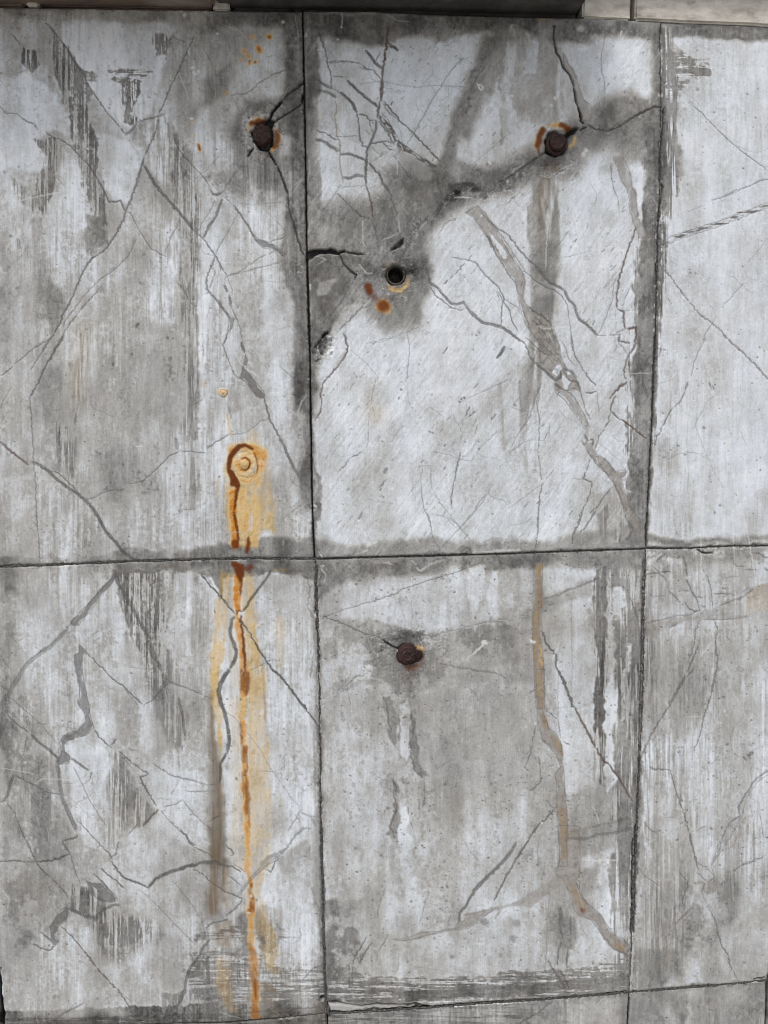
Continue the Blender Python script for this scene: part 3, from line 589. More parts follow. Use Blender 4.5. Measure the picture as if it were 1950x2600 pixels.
DATA_LINES = '''
@ 0 0
v 2.5 .7 | 90,285 150,345 210,415
v 3 .72 | 380,190 440,250 500,325 560,400 620,520 700,620 760,740 830,840 900,945 980,1035 1050,1125
v 5 .6 | 560,400 620,500 690,600
v 1.2 .35 | 1090,1190 1150,1270 1190,1350
v 7 .62 | 1055,1135 1120,1085 1150,1040
v 5 .6 | 1150,1030 1230,1005 1330,980 1375,965
v 3 .72 | 1640,300 1600,380 1540,510 1500,610 1430,740 1390,850 1340,960
v 3.5 .75 | 1335,990 1310,1110 1250,1250 1210,1330 1200,1390 1160,1510 1105,1659
v 5.5 .7 | 1210,1385 1270,1490 1330,1590 1400,1670
v 2 .55 | 1380,975 1415,1050 1430,1200 1428,1400
v 1.6 .5 | 1400,220 1440,330 1465,460
v 2 .7 | 1460,1140 1500,1250 1560,1330 1659,1435
v 1.3 .5 | 1580,1370 1560,1470 1480,1530 1440,1640
v 2.2 .75 | 0,890 40,950 140,955 170,985
v 3 .7 | 165,980 230,1025 290,1045 315,1085
v 3 .75 | 385,1105 440,1155 520,1180 590,1225 640,1280 700,1345 750,1390 800,1470 850,1560 900,1659
v 3 .5 | 1440,300 1500,330 1580,360
w 2 .8 | 768,180 782,240 795,290
w 1.5 .4 | 0,700 200,690 350,710
w 1.5 .4 | 0,800 250,780 480,800
w 1.5 .4 | 20,1100 250,1080 560,1085
w 1.2 .45 | 300,1180 320,1250 280,1350 310,1500
w 1.6 .5 | 160,1200 400,1400 330,1380
w 1.6 .45 | 180,1160 310,1300 390,1330
w 1.4 .45 | 400,1180 430,1280 480,1260
w 1.3 .4 | 1510,620 1560,740 1590,850
Z w .9 14 2 | 1525,95 1560,130 1630,570 1640,610 1620,1000
@ 0 400
v 3.2 .75 | 720,30 780,110 840,215 885,295 915,375
v 3.6 .78 | 915,375 990,372 1015,360 1030,400 1055,450
v 5 .72 | 1215,0 1195,60 1150,220 1110,330 1065,450 1020,560 960,670 890,770 830,820
v 4.2 .75 | 830,820 790,840 740,890 680,1010 630,1120 590,1220 540,1310 500,1410 430,1520 350,1640
v 2.2 .7 | 1065,450 1105,480 1150,570 1220,690 1275,770 1310,780 1350,815 1405,838
v 6 .75 | 1225,80 1280,180 1340,265 1420,360 1500,450 1560,520 1620,600 1645,625
v 1.5 .55 | 840,640 790,760 750,840
v 2 .68 | 1150,690 1080,830 1010,900 930,970 850,1020 760,1110 680,1200 620,1290 560,1360 530,1420
v 2.6 .72 | 860,1080 800,1150 730,1220 650,1320 580,1410 520,1510 470,1610 450,1659
v 2.2 .7 | 430,1525 300,1600 220,1659
v 2 .6 | 1515,530 1480,600 1435,680 1425,730 1390,800
v 1.3 .5 | 1575,60 1560,150 1510,180 1460,220 1460,290 1430,340
v 1.3 .4 | 1540,230 1500,300 1470,370
v 2.2 .65 | 1480,1040 1540,1105 1590,1200 1640,1260
v 1.6 .6 | 1590,1205 1659,1195
v 1 .4 | 490,670 530,800 560,900
v 1.3 .45 | 1330,870 1350,890 1400,880 1420,885
w 2.6 .55 | 0,385 200,355 340,325 490,295
w 2 .5 | 330,330 350,380 290,480 200,580 50,770
w 1.4 .35 | 930,960 1060,1000
w 1.4 .35 | 810,1140 880,1165
w 1.2 .35 | 1060,940 1090,1200 1115,1500
Z v .6 14 3 | 95,660 1220,820 75,925 35,130 155,80
v 7 .5 | 155,690 165,770
v 6 .7 | 1165,1400 1150,1430
@ 0 850
v 4.2 .75 | 545,0 480,100 430,190 380,270 340,370 290,460 250,535
v 2.2 .7 | 250,535 260,650 270,800 280,950 285,1100 298,1200 303,1400 318,1659
v 2.6 .7 | 430,30 300,105 220,170 120,250 60,310 0,340
v 2.2 .68 | 455,0 350,150 300,230 255,300
v 2 .6 | 100,430 50,520 20,580 0,630
b 6 .7 | 0,900 60,960 140,1020 200,1070 235,1095
v 7 .75 | 260,1075 330,1095 380,1130 430,1170 480,1220 560,1280 640,1330 700,1380 780,1460 820,1520 860,1600 895,1659
v 2.2 .75 | 430,1150 500,1170 560,1230 620,1285 655,1320
v 2 .72 | 730,1385 800,1370 870,1330 950,1310 1040,1308 1065,1295
v 2 .7 | 1100,1255 1200,1235 1280,1170 1340,1110 1430,1020 1500,990 1530,970
v 2 .7 | 1525,990 1600,980 1659,990
v 1.5 .55 | 180,1200 230,1125
v 1.2 .45 | 1490,1520 1540,1400 1600,1290
v 1 .35 | 800,850 800,1100 790,1280
v 1.3 .4 | 85,920 130,860 200,790
v 1.4 .45 | 40,185 100,240
w 2 .8 | 1145,940 1200,940
Z v .75 14 3 | 1105,158 1415,30 950,258
v 8 .5 | 1480,880 1495,960
v 4 .55 | 650,600 640,700 630,760
@ 0 1300
v 7 .76 | 795,0 840,60 890,160 950,230 1010,300 1060,360 1140,405
v 2.4 .7 | 303,0 320,150 330,300 338,440
v 1 .4 | 765,230 740,330 710,420
n 12 .50 .75 3 | 965,540 900,620 800,730 700,840 610,930
v 2.2 .65 | 965,540 900,610 800,715 700,820 600,930 550,1010 430,1120 330,1190 230,1260 160,1360 100,1450 40,1560 0,1640
v 1.6 .5 | 940,590 860,700 780,810 700,910 620,990 560,1030
v 9 .45 | 560,1000 430,1130 330,1200 230,1280 170,1370 110,1470 50,1590 20,1659
v 8 .72 | 970,490 990,590 1040,680 1080,740 1150,880 1210,980 1250,1060
v 14 .66 | 1255,1090 1280,1180 1320,1260
v 9 .7 | 1320,1250 1360,1340
v 2.2 .65 | 1360,1350 1380,1440 1415,1560
V .82 2 | 665,1120 720,1165 725,1190 690,1210 695,1320 710,1450 735,1560 745,1659 680,1659 655,1610 675,1590 670,1480 640,1330 625,1270 628,1210 665,1180
v 3 .72 | 725,1180 820,1280 890,1340 940,1400 1040,1470 1120,1550 1200,1620
v 2 .7 | 1210,1635 1300,1570 1380,1480 1430,1430
v 1.6 .6 | 1370,1390 1480,1450 1560,1480 1659,1510
v 2 .6 | 610,1030 650,1090
v 2.2 .65 | 0,1465 80,1505
v 1.5 .5 | 70,1020 150,1110 230,1220
v 1.5 .5 | 1080,1305 1180,1320 1300,1325
v 1.5 .5 | 1530,1220 1615,1222
v 1.6 .6 | 1040,1480 1120,1580 1175,1659
w 1.4 .5 | 980,1330 1010,1335
@ 0 1700
V .82 2 | 630,0 690,0 705,100 745,280 765,400 790,490 720,560 640,575 560,600 540,640 545,690 590,730 580,790 500,800 470,770 500,740 515,700 505,610 530,560 600,525 660,515 720,440 720,390 650,270 670,240 670,100
v 3.8 .74 | 790,500 850,580 900,630 935,655
v 5 .7 | 935,640 985,580
v 3 .72 | 60,380 150,465 240,530
v 5.5 .72 | 265,550 330,620 400,670 470,730 500,760
v 2.6 .66 | 230,550 210,650 185,750 185,850 205,940
v 6.5 .62 | 120,880 90,960 65,1060 40,1100
v 3 .7 | 0,1110 60,1105
v 2.6 .7 | 130,890 210,940 320,990 400,1035 490,1050
v 1.2 .5 | 215,970 280,1080 350,1200 430,1295
v 9 .6 | 480,790 500,870 510,1000 520,1080 560,1170 600,1250 640,1340
v 3 .7 | 540,1150 600,1290 640,1370
v 5 .7 | 650,1390 650,1410 600,1430 560,1440 530,1450
v 3.8 .74 | 530,1450 560,1510 590,1550
v 4.5 .76 | 590,1550 480,1600 390,1615 310,1625
v 3 .72 | 310,1625 200,1620 110,1610 0,1622
v 2.6 .7 | 60,1130 120,1200 160,1310 210,1430 270,1560 330,1659
v 5.5 .7 | 590,745 660,790 750,850
v 2.5 .65 | 765,870 750,940
v 2 .65 | 620,820 680,940 740,1080 820,1210 900,1330
v 2.6 .7 | 645,1265 720,1340 800,1430 880,1520 940,1585
v 3 .7 | 1000,1450 980,1550 920,1610
v 3 .7 | 1000,680 1080,760 1170,830 1250,880
v 4.2 .72 | 1245,882 1180,905 1200,960 1240,1030 1280,1100 1320,1150
v 1.5 .5 | 985,680 1060,770 1140,860
v 4.2 .74 | 1335,1185 1270,1240 1200,1330
v 2.8 .72 | 1150,1315 1075,1395
v 2.5 .7 | 1350,1180 1420,1270 1500,1340 1570,1390 1600,1450 1659,1490
v 2 .65 | 1280,790 1370,850 1440,890 1530,915 1659,945
v 2 .6 | 1380,1160 1480,1140 1535,1100
v 1.5 .55 | 1540,1100 1600,1180 1659,1245
v 1.6 .55 | 100,250 200,330 350,465 410,455
v 1.8 .55 | 350,465 490,630
v 2.4 .6 | 1070,660 1110,685 1150,685
v 4 .4 | 1460,600 1500,700 1510,840
v 1.6 .5 | 1440,1060 1500,950 1520,890
v 1.5 .45 | 1310,1085 1460,1095
v 6 .6 | 1505,240 1540,400 1560,560
v 4 .6 | 1555,620 1535,690
v 1.2 .4 | 530,1040 650,1130 790,1280
v 1 .45 | 500,475 600,490 690,500
w 1.6 .5 | 0,830 150,850 300,880
w 1.8 .6 | 300,960 360,920 500,925 620,940
Z w .9 8 1.5 | 1235,125 215,785
@ 0 2100
v 5 .75 | 940,290 1000,380 1060,435 1130,460 1200,490 1250,515
v 7 .78 | 1250,515 1300,450 1370,405 1450,375 1520,360 1580,330 1659,315
v 2.6 .74 | 225,110 270,220 310,300 380,390 450,450 550,555 575,600
v 2.2 .7 | 590,220 620,330 650,420 680,480
v 4 .7 | 835,340 880,380 940,430 990,460 1050,520
V .82 2 | 725,450 780,480 860,480 930,540 970,570 990,620 930,625 850,620 810,590 770,550
E v 1 2 | 780,500 830,540 850,590 820,590 790,550
v 4 .7 | 790,395 860,460 930,540
v 6.5 .7 | 1000,660 950,660 890,690 830,730
v 11 .68 | 820,750 800,780
v 7 .7 | 800,765 720,755 650,720 570,680
V .82 2 | 500,710 560,670 575,720 560,790 500,830 480,860 450,900 495,960 490,985 450,990 430,960 430,890 415,840 450,800
v 5 .68 | 345,890 400,930 460,970
v 3.6 .72 | 275,985 340,1020 400,1040 440,1025 470,985
v 3.2 .76 | 515,830 580,900 640,960 720,1060 800,1170 880,1260 950,1330 1000,1380 1060,1470 1100,1540 1145,1620
v 5.5 .58 | 1659,1120 1600,1190 1570,1270 1560,1360 1520,1460 1500,1500 1440,1560 1400,1625
v 4 .55 | 700,1485 640,1520 560,1560 500,1590 460,1650
v 1.4 .55 | 1170,525 1300,640 1440,780 1540,890 1630,980
v 1.2 .45 | 1480,490 1659,710
v 1.5 .5 | 1010,1390 1080,1450 1120,1490
K 1 3 | -10,1180 6,1180 14,1400 42,1659 -10,1659
w 1.4 .5 | 20,520 80,620 60,680
N .5 .7 4 x | 880,760 1200,780 1220,940 1100,980 900,1020
N .52 .6 4 x | 590,590 740,590 760,720 640,700
'''

VALLEY = '''
@ 0 0 1
n 78 .55 .8 46 | 1000,660 1040,590 1100,530 1177,484 1290,455 1390,400 1460,350 1540,350 1620,310 1680,285
n 44 .48 .75 30 | 1000,650 1040,590 1100,530 1177,484 1290,455 1390,400
n 34 .47 .7 24 | 1460,330 1530,345 1600,310 1680,285
n 60 .56 .6 40 | 800,600 880,610 960,620 1010,640
n 90 .53 .6 50 | 1000,700 1030,720 1000,780
N .80 .5 30 | 830,160 930,180 950,420 900,460 820,420
'''
DATA_LINES2 = '''
@ 400 0
v 3.6 .6 | 620,800 680,790 735,795 800,750 850,700 920,660 980,625 1060,595 1105,590
v 1.5 .55 | 440,555 500,630 560,715 620,800 660,870 700,965
v 2 .6 | 1240,680 1180,730 1110,780 1060,850
k 2 .8 | 1230,700 1160,750 1090,800 1055,840
k 4.5 1 | 1050,845 990,920 950,990 930,1040
k 2.2 .9 | 1225,700 1190,715
k 2 .85 | 1220,870 1130,935 1040,990 975,1035
K 1 1.5 | 890,1030 930,990 950,1020 985,1035 945,1095 900,1050
k 5 1 | 1228,790 1222,830 1222,860
Q .9 5 | 1190,780 1235,760 1235,880 1200,860
k 3 1 | 940,1280 1000,1390
k 1.6 .8 | 1010,1400 1050,1500 1080,1590 1100,1640
k 2.4 .9 | 810,1240 780,1280 760,1320
v 2.2 .68 | 130,1160 200,1290 290,1390 370,1475 440,1570
v 2 .5 | 725,1380 640,1480 580,1570 540,1640
Z r .9 26 5 | 948,315 850,400 865,425
Z r .8 20 5 | 765,470 830,520 775,525 795,310 730,430
Z r .7 12 3 | 700,500 720,420 765,540
Z d .6 9 3 | 945,318 855,410 775,520 822,525
v 2 .3 | 1010,310 940,360
Z r .9 9 3 | 316,1145 298,1040
r 7 .9 | 340,1215 358,1265
d 4 .7 | 345,1225 356,1260
Z c .8 24 6 | 570,780
Z c .5 14 5 | 450,570
c 4 .3 | 760,560 700,640 640,680
r 10 .6 4 | 762,1090 790,1035 840,1000 880,995
d 12 .8 6 | 790,1035 850,1010 900,1030
r 13 .7 5 | 990,1080 1020,1150 1000,1220 960,1270
d 12 .6 6 | 1005,1110 1012,1170 985,1230
k 5 .9 | 800,1120 830,1200 870,1250 930,1260 960,1200 965,1130 950,1080
Q .9 6 | 760,1060 860,990 940,1020 1000,1120 990,1230 920,1280 820,1250 770,1170
K .8 5 | 790,1110 850,1040 920,1050 955,1130 950,1210 910,1250 860,1240 815,1190
T .8 6 g | 780,1290 850,1250 910,1300 880,1360 800,1340
Q .8 10 | 700,1200 760,960 860,920 1000,980 1060,1120 1040,1260 960,1310 880,1370 780,1340
Z w .8 12 2 | 505,280 1060,188 300,570 330,620 350,600
w 1.4 .5 | 175,610 230,740 260,840
w 1.2 .4 | 700,270 560,210
w 2 .4 | 1150,1570 1200,1520 1240,1500
w 1.6 .4 | 1280,1350 1285,1450 1270,1500
v 1.6 .5 | 775,1480 740,1540 695,1590
v 1.6 .5 | 860,1430 835,1550
@ 400 400
v 3.5 .45 | 715,60 640,150 580,250 540,300
v 6.5 .65 | 470,310 500,315 530,305
v 2 .55 | 380,150 440,240
v 2 .6 | 450,280 480,320
v 2 .4 | 470,190 520,250
v 5.5 .7 | 545,350 520,420 490,500 440,570 410,630 385,680
v 2 .6 | 490,360 430,470 370,570 335,625
v 2 .6 | 555,325 620,380
v 5 .72 | 640,400 680,460 740,545 780,600 800,660
V .82 2 | 780,600 810,650 850,690 930,715 940,735 980,735 1030,770 1085,820 1060,825 1020,790 960,770 900,770 860,740 820,690 790,640
v 2.6 .7 | 940,720 1010,690 1060,675 1090,655
v 2.2 .66 | 1005,775 960,800 940,820
v 2.4 .66 | 915,820 850,850 780,900 720,940 680,970 590,998
v 2 .6 | 590,998 700,975 850,930 960,905 1040,880
v 2 .6 | 680,465 640,540 590,640 530,720 485,815
v 1.3 .45 | 670,385 790,400 860,390 960,385 1080,375
v 1.3 .45 | 840,375 900,440 980,520 1040,580 1090,640
v 1.8 .5 | 870,285 910,350
v 3.6 .72 | 330,635 390,690 440,760 480,820 520,890 560,960 590,1010
v 4.4 .72 | 485,830 450,930 415,1010 410,1060 430,1120 490,1190 550,1270
v 5.5 .72 | 480,1180 550,1270 610,1350
V .66 2 | 595,1345 650,1360 630,1420 610,1470 590,1460 600,1400
v 3.2 .72 | 605,1450 580,1520 550,1580
v 3 .6 | 455,920 485,960 460,1040 440,1100
v 1.4 .5 | 515,940 505,1060 495,1150
v 2.5 .6 | 575,1010 565,1060
v 5.5 .7 | 565,1080 585,1130
v 6.5 .72 | 605,1160 612,1200 620,1260
v 2 .6 | 590,1015 620,1090 630,1150
v 2.4 .7 | 620,1265 660,1340 690,1420 715,1540
v 4.5 .65 | 520,880 530,950
v 1.2 .5 | 460,1170 430,1290 410,1370
v 1 .35 | 900,1040 1040,1055 1120,1005
v 1.8 .5 | 150,1020 220,1110 260,1200
k 1.5 .7 | 1100,320 1110,440 1150,570 1180,680 1215,790 1245,835
k 1.5 .8 | 1020,100 1080,240 1100,320
w 2 .35 | 1130,310 1200,210 1250,180
Q .8 10 g | 1090,820 1160,800 1250,880 1240,1000 1160,920
@ 400 850
v 7.5 .72 | 708,60 720,110 735,150
v 3 .7 | 740,160 750,200
V .82 2 | 740,200 760,210 745,300 820,390 890,470 905,520 895,535 850,515 800,470 730,385 685,365 710,330 725,260
v 5 .7 | 900,530 920,620 940,700 980,780 1030,870
v 6.5 .68 | 1030,870 1080,970 1120,1060 1150,1130 1200,1200
v 2 .72 | 585,10 550,85 560,130 600,220 640,320 690,375
v 1.8 .66 | 1030,260 1090,320 1150,370
v 1.2 .45 | 1170,1180 1130,1260 1100,1320
v 1.3 .5 | 1260,880 1220,1010 1170,1140
v 1.6 .55 | 1230,1430 1150,1480 1080,1530 1040,1580
v 1.2 .4 | 240,1370 200,1450 165,1520
v 1.2 .4 | 730,45 830,60
v 1.2 .4 | 760,140 860,220 930,290
v 2 .74 | 0,1125 100,1020 190,980
v 2 .74 | 200,990 270,980 340,995 405,997
v 2.2 .74 | 415,970 480,910 540,875 610,835
v 2 .7 | 620,840 740,830 820,770 870,725 935,708
b 3.8 .85 | 1580,0 1585,70 1605,105 1570,200 1500,290 1430,360 1390,430 1370,510 1385,560 1375,640 1330,720
v 5 .5 | 600,600 620,700
w 1.6 .7 | 645,150 700,240 780,310 870,360
w 1.4 .6 | 510,405 665,410
w 1.2 .6 | 1020,490 1155,520
w 2.4 .4 | 1250,500 1200,600 1180,680
Q .7 8 | 1290,140 1400,0 1500,0 1480,200 1340,250
w 2 .45 | 1340,60 1360,160 1420,220 1450,100
@ 800 0
v 3.1 0.75 | 10,210 50,330 90,450 110,560 135,640 140,740
v 2.8 0.75 | 110,530 190,515 290,520 380,540 430,580 490,595 530,640 555,670
v 2.1 0.66 | 120,540 200,525 280,530
v 2.6 0.66 | 375,570 430,590 470,590
v 2.8 0.75 | 140,650 200,645 270,650
v 6.8 0.70 | -10,650 60,710 140,750
v 6.8 0.66 | -10,755 50,770 120,785 175,825
v 2.0 0.66 | 140,740 210,790
N .48 .6 5 | 330,170 400,240 460,330 470,370 430,370 380,300 350,230
v 6.8 0.83 | 425,430 470,480 510,540 560,580
v 2.8 0.73 | 510,520 545,450
v 5.2 0.88 | 540,270 570,350
v 6.2 0.88 | 615,370 660,400 700,435
v 2.1 0.66 | 520,350 580,400
v 2.6 0.66 | 605,395 660,405
b 6.2 0.94 | 618,225 605,350 590,450 575,560 565,660
b 9 .85 | 565,660 560,780 555,850
b 5.6 0.88 | 552,850 535,920 525,1000
v 6.8 0.81 | 270,680 330,740 400,800 470,860 530,910
v 6.8 0.79 | 210,780 270,830 320,880 350,950
v 3.8 0.77 | 350,950 370,1050 375,1150 400,1220
v 5.2 0.84 | 370,970 430,975 460,1020 510,1020
v 4.0 0.75 | 395,1230 430,1240
v 2.8 0.72 | 450,1010 470,1080 490,1120
v 2.6 0.66 | 430,1100 480,1150
v 5.5 0.81 | 515,1020 515,1090 490,1160 460,1220 435,1280
v 6.8 0.84 | 435,1270 430,1380 425,1480
v 4.0 0.79 | 450,1220 520,1205 600,1190 640,1215
v 4.0 0.84 | 580,860 640,930 700,1010 770,1070 830,1130 870,1180 940,1240 1000,1310 1060,1360
v 2.6 0.66 | 570,870 620,950 680,1000
v 13 .82 | 545,985 600,1050 650,1120 690,1200 760,1255 830,1300
v 10 .85 | 830,1300 900,1350 980,1400 1020,1410
v 5.0 0.66 | 540,1030 620,1130 650,1200 720,1270
v 3.1 0.73 | 570,1200 620,1260 680,1280
v 2.8 0.73 | 650,1290 700,1370 760,1450 820,1550
v 2.1 0.66 | 1240,500 1170,570 1100,660 1050,750 980,850 930,950 880,1040 830,1140 770,1220
v 5.0 0.44 | 1200,500 1240,500 1210,550
v 1.6 0.50 | 380,710 560,690 700,720 860,740 1000,725 1160,735 1290,740
v 3.8 0.75 | 0,1100 80,1120 150,1170 210,1190
v 2.6 0.66 | 180,1150 280,1155 360,1150
v 7.2 0.68 | 0,1175 60,1190 130,1240 200,1275
v 2.6 0.66 | 205,1200 205,1300
v 5.5 0.81 | 215,1305 270,1300 350,1320 420,1355
v 6.8 0.64 | 235,1500 300,1505 350,1480 420,1490
v 1.6 0.55 | 220,1580 420,1570
v 4.8 0.81 | 450,1370 500,1430 540,1480 570,1550 620,1620
v 1.6 0.55 | 460,1220 530,1300 600,1280
v 2.1 0.55 | 480,1370 560,1310 620,1280
v 3.8 0.55 | 550,1320 570,1300
v 1.6 0.55 | 1080,310 1000,390
v 2.6 0.55 | 870,520 890,500
v 2.6 0.55 | 725,840 745,820
v 3.8 0.77 | 640,885 650,865
v 1.9 0.66 | 1290,790 1370,650 1430,560
v 2.0 0.55 | 1090,1260 1150,1130 1180,1040
v 1.6 0.44 | 1659,1110 1560,1190 1440,1290 1310,1400
Z v .9 7 2 | 838,687 832,740 808,398 490,1045 1315,535
c 4 .45 | 170,850 185,900 165,980 180,1060 180,1150 210,1200 210,1400 225,1480 235,1540
v 2.1 0.61 | 170,850 185,900 165,980 180,1060 180,1150 210,1200 210,1400 225,1480 235,1540
w 3 1 | 1360,705 1380,740 1400,765 1415,740 1395,725
Z w 1 10 2 | 1410,745 1390,720
Z w .9 9 2 | 1465,1370 1475,1385 30,420 190,330 595,445
w 2.4 .6 | 225,110 225,240
Z w .9 10 2 | 225,230
w 1.4 .6 | 690,1340 690,1480
w 3 .5 | 440,110 520,100 560,110
w 2 .4 | 600,130 700,180 800,190
w 2.4 .4 | 1625,330 1635,560
@ 800 0
w 3 .8 | 565,1000 580,1030
w 3 .8 | 600,1060 625,1080
w 3.4 .85 | 640,1130 655,1190
w 3 .8 | 670,1140 695,1180
w 4 .85 | 685,1200 675,1245
w 3 .8 | 715,1220 735,1260
w 1.6 .7 | 750,1285 800,1305 850,1330
w 2 .7 | 770,1250 790,1262
w 2 .7 | 815,1290 835,1300
w 2 .7 | 850,1310 880,1335
w 2 .7 | 925,1370 950,1390
w 1.6 .6 | 600,1000 625,1040
w 1.6 .6 | 620,1095 640,1110
n 30 .58 .6 12 | 730,1290 800,1370 870,1430 950,1480
v 2 .8 | 560,960 620,1020 660,1100 700,1180 740,1230
v 1.6 .7 | 300,870 330,930
v 2 .7 | 560,1190 600,1230 650,1240
@ 800 400
v 5.2 .78 | 435,0 428,150 430,240 460,340
b 4.5 .8 | 460,340 480,430 490,520
v 3 .6 | 490,540 510,640 530,720
v 3.8 .74 | 540,130 570,200 620,280 650,370 680,450 690,500
v 2.6 .72 | 185,305 250,370 310,430 380,495 470,525
v 1.8 .55 | 220,235 120,380 60,470
v 1.6 .6 | 460,270 510,240
v 2.4 .6 | 690,790 760,700 850,580 940,520 1040,440 1110,360
v 2 .6 | 760,790 830,660 900,560 980,500
k 1.6 .6 | 640,790 700,720 750,680
K .8 3 | 640,790 700,720 750,680 740,720 700,760
w 2 .4 | 880,610 910,570 940,540
w 1.4 .4 | 840,700 880,610
Q .9 8 g | 640,820 760,680 860,560 980,480 1110,360 1130,280 1200,220 1400,270 1659,180 1659,280 1400,360 1200,380 1080,430 960,560 860,640 820,800 760,830
K 1 2 | -66,800 -40,792 0,788 60,783 130,773 200,793 250,787 250,806 180,802 100,806 40,822 0,845 -35,868 -64,905
N .60 .7 4 | -40,782 60,770 130,762 130,772 60,782 -40,792
k 2 .9 | 250,800 330,810 415,820
k 2 .7 | 205,810 240,900 290,950 350,990 355,960
k 1.8 .7 | 350,990 340,1020
v 3.2 .7 | 290,1060 270,1130 220,1220 150,1310 100,1400
K .95 2 | 95,1465 102,1490 60,1530 45,1525
k 2 .8 | 60,1530 0,1600
v 2.6 .72 | 430,1210 370,1290 300,1360 240,1420 190,1470
v 2 .65 | 470,1245 400,1275
v 3.4 .72 | 240,1470 255,1540 280,1590 260,1650
v 1.2 .5 | 50,1000 130,1090 200,1170
v 4 .45 | 80,880 160,920 250,925
w 2.4 .35 | 0,830 90,860 20,900
w 3 .45 | 360,900 440,980 480,975
w 2 .4 | 400,530 400,700 410,760
w 2.4 .35 | 560,700 640,670 700,640
w 2.2 .4 | 700,520 715,640
v 5.6 .66 | 930,930 955,1000 970,1060 1030,1100 1100,1180 1140,1230 1190,1240 1250,1220 1270,1250 1320,1320 1400,1390 1480,1405 1560,1420 1659,1490
v 2.6 .7 | 975,1100 1020,1170 1100,1230 1170,1275 1230,1290 1265,1270
v 2.2 .7 | 1150,840 1250,860 1340,880 1370,920 1450,1010 1540,1090 1590,1180 1570,1260 1565,1410
v 1.6 .6 | 1590,1250 1650,1290
v 2.2 .75 | 1320,830 1280,880
v 3 .75 | 1260,890 1200,960 1130,1030
v 4 .7 | 1110,1040 1090,1065
v 1.3 .5 | 690,100 640,160
v 1.2 .5 | 900,1420 700,1500 440,1570
Q .9 10 g | 560,880 640,820 780,820 860,900 850,1100 800,1240 650,1260 560,1120
c 9 .75 | 610,1060 650,1110 720,1110 780,1060 800,1000
r 5 .5 | 640,1110 720,1130 790,1070
c 5 .5 | 600,1000 600,900 650,870
Z d .85 30 10 | 448,1090 460,1130
R .9 6 m | 500,1270 530,1220 580,1200 620,1240 610,1310 540,1310
Z d .75 50 16 | 570,1255
Z d .4 28 14 | 500,1180
Z o .6 18 8 | 1230,290 1350,270
Z k .6 26 10 | 1200,300
k 3 .8 | 1170,300 1230,320
v 4 .7 | 1130,260 1230,215 1350,240 1420,290
w 2.6 .5 | 1180,340 1260,340 1320,340
v 3 .4 | 1050,640 1090,560 1180,520
Z w .9 9 2 | 1395,505 350,970
Z v .8 8 2 | 1360,1500 1385,1485 220,410
@ 1200 0
k 1.8 .85 | 685,220 680,320 700,440 735,490 760,570 820,640 850,740
k 2.4 .95 | 850,740 865,840 885,900
k 3.6 1 | 885,900 905,960 910,1020 930,1040
K .9 2 | 660,230 685,215 692,240
T .75 3 | 760,450 785,480 800,540 830,580 860,640 900,760 940,860 985,880 1000,960 985,1030 920,1010 890,880 850,720 825,640 780,600 765,540
v 1.6 .6 | 1115,300 1085,450 1080,580 1105,680 1110,820 1100,910
v 1.4 .5 | 1050,800 1070,920
K .9 3 | 750,1130 830,1085 895,1075 890,1105 830,1130 790,1175 760,1170
k 1.8 .8 | 900,1100 960,1070
k 1 .45 | 960,1050 1040,1095 1130,1110 1220,1080 1340,1000 1450,940 1540,905 1600,905
k 1 .4 | 620,1280 560,1320 480,1380 330,1480 240,1540
v 3 .5 | 480,1370 380,1440 280,1520 170,1600 80,1640
w 2 .35 | 420,1390 340,1440 260,1520
w 2 .35 | 870,1370 760,1420 640,1500 560,1480
Q .8 10 g | 560,1290 700,1330 900,1340 870,1400 640,1500 560,1480 350,1500 100,1640 60,1600 300,1480 470,1380
Q .7 8 g | 1000,1040 1140,1100 1300,1010 1480,920 1480,960 1250,1100 1100,1140
r 13 .75 5 | 540,1235 552,1150 590,1095
r 13 .7 5 | 665,1060 740,1060 812,1090
d 13 .75 6 | 545,1230 560,1150 590,1100
d 12 .75 6 | 745,1055 805,1085
d 6 .5 | 545,1250 560,1290
c 8 .4 | 620,1060 740,1040
K .8 5 | 610,1180 640,1120 700,1110 790,1160 800,1240 770,1300 700,1320 630,1290
r 5 .6 | 860,1150 850,1210 800,1240
O .6 12 | 620,1360 760,1360 740,1420 650,1420
Z w .8 18 8 | 950,1280 930,1310
w 2.4 .8 | 1250,270 1240,310
Z w .9 13 3 | 1375,625 330,810 655,885 690,830
Z w .55 26 8 | 1240,440 1290,450 1320,360 905,240
w 2 .5 | 1090,1500 1165,1520
w 3 .5 | 300,400 300,560 350,480
w 1.8 .5 | 340,250 365,330
v 1.8 .6 | 1200,1659 1165,1500 1165,1380
w 2 .5 | 1480,420 1490,900
w 2.4 .6 | 1575,230 1590,400 1590,640
v 3 .8 | 1590,690 1610,705 1630,690
v 3 .8 | 1590,905 1605,915 1620,905
w 3 .4 | 380,1100 400,1150 420,1230
w 3 .3 | 400,1020 440,960 520,920
r 3 .5 | 540,155 600,165 640,160
@ 1200 400
v 5.5 .7 | -10,1300 30,1350 100,1400 180,1410 250,1435 330,1490 400,1550
v 4.4 .66 | 165,560 220,610 280,640 330,700 400,790 470,860 540,930
v 6.2 .68 | 540,930 600,1010 650,1060 720,1090 770,1120
v 6.8 .7 | 770,1120 800,1190 850,1240 870,1310 900,1370 960,1410 1010,1460 1050,1500
v 2.2 .68 | 330,850 400,940 460,980 530,1040 620,1100 690,1120 750,1170 800,1250 815,1380 830,1520 855,1640
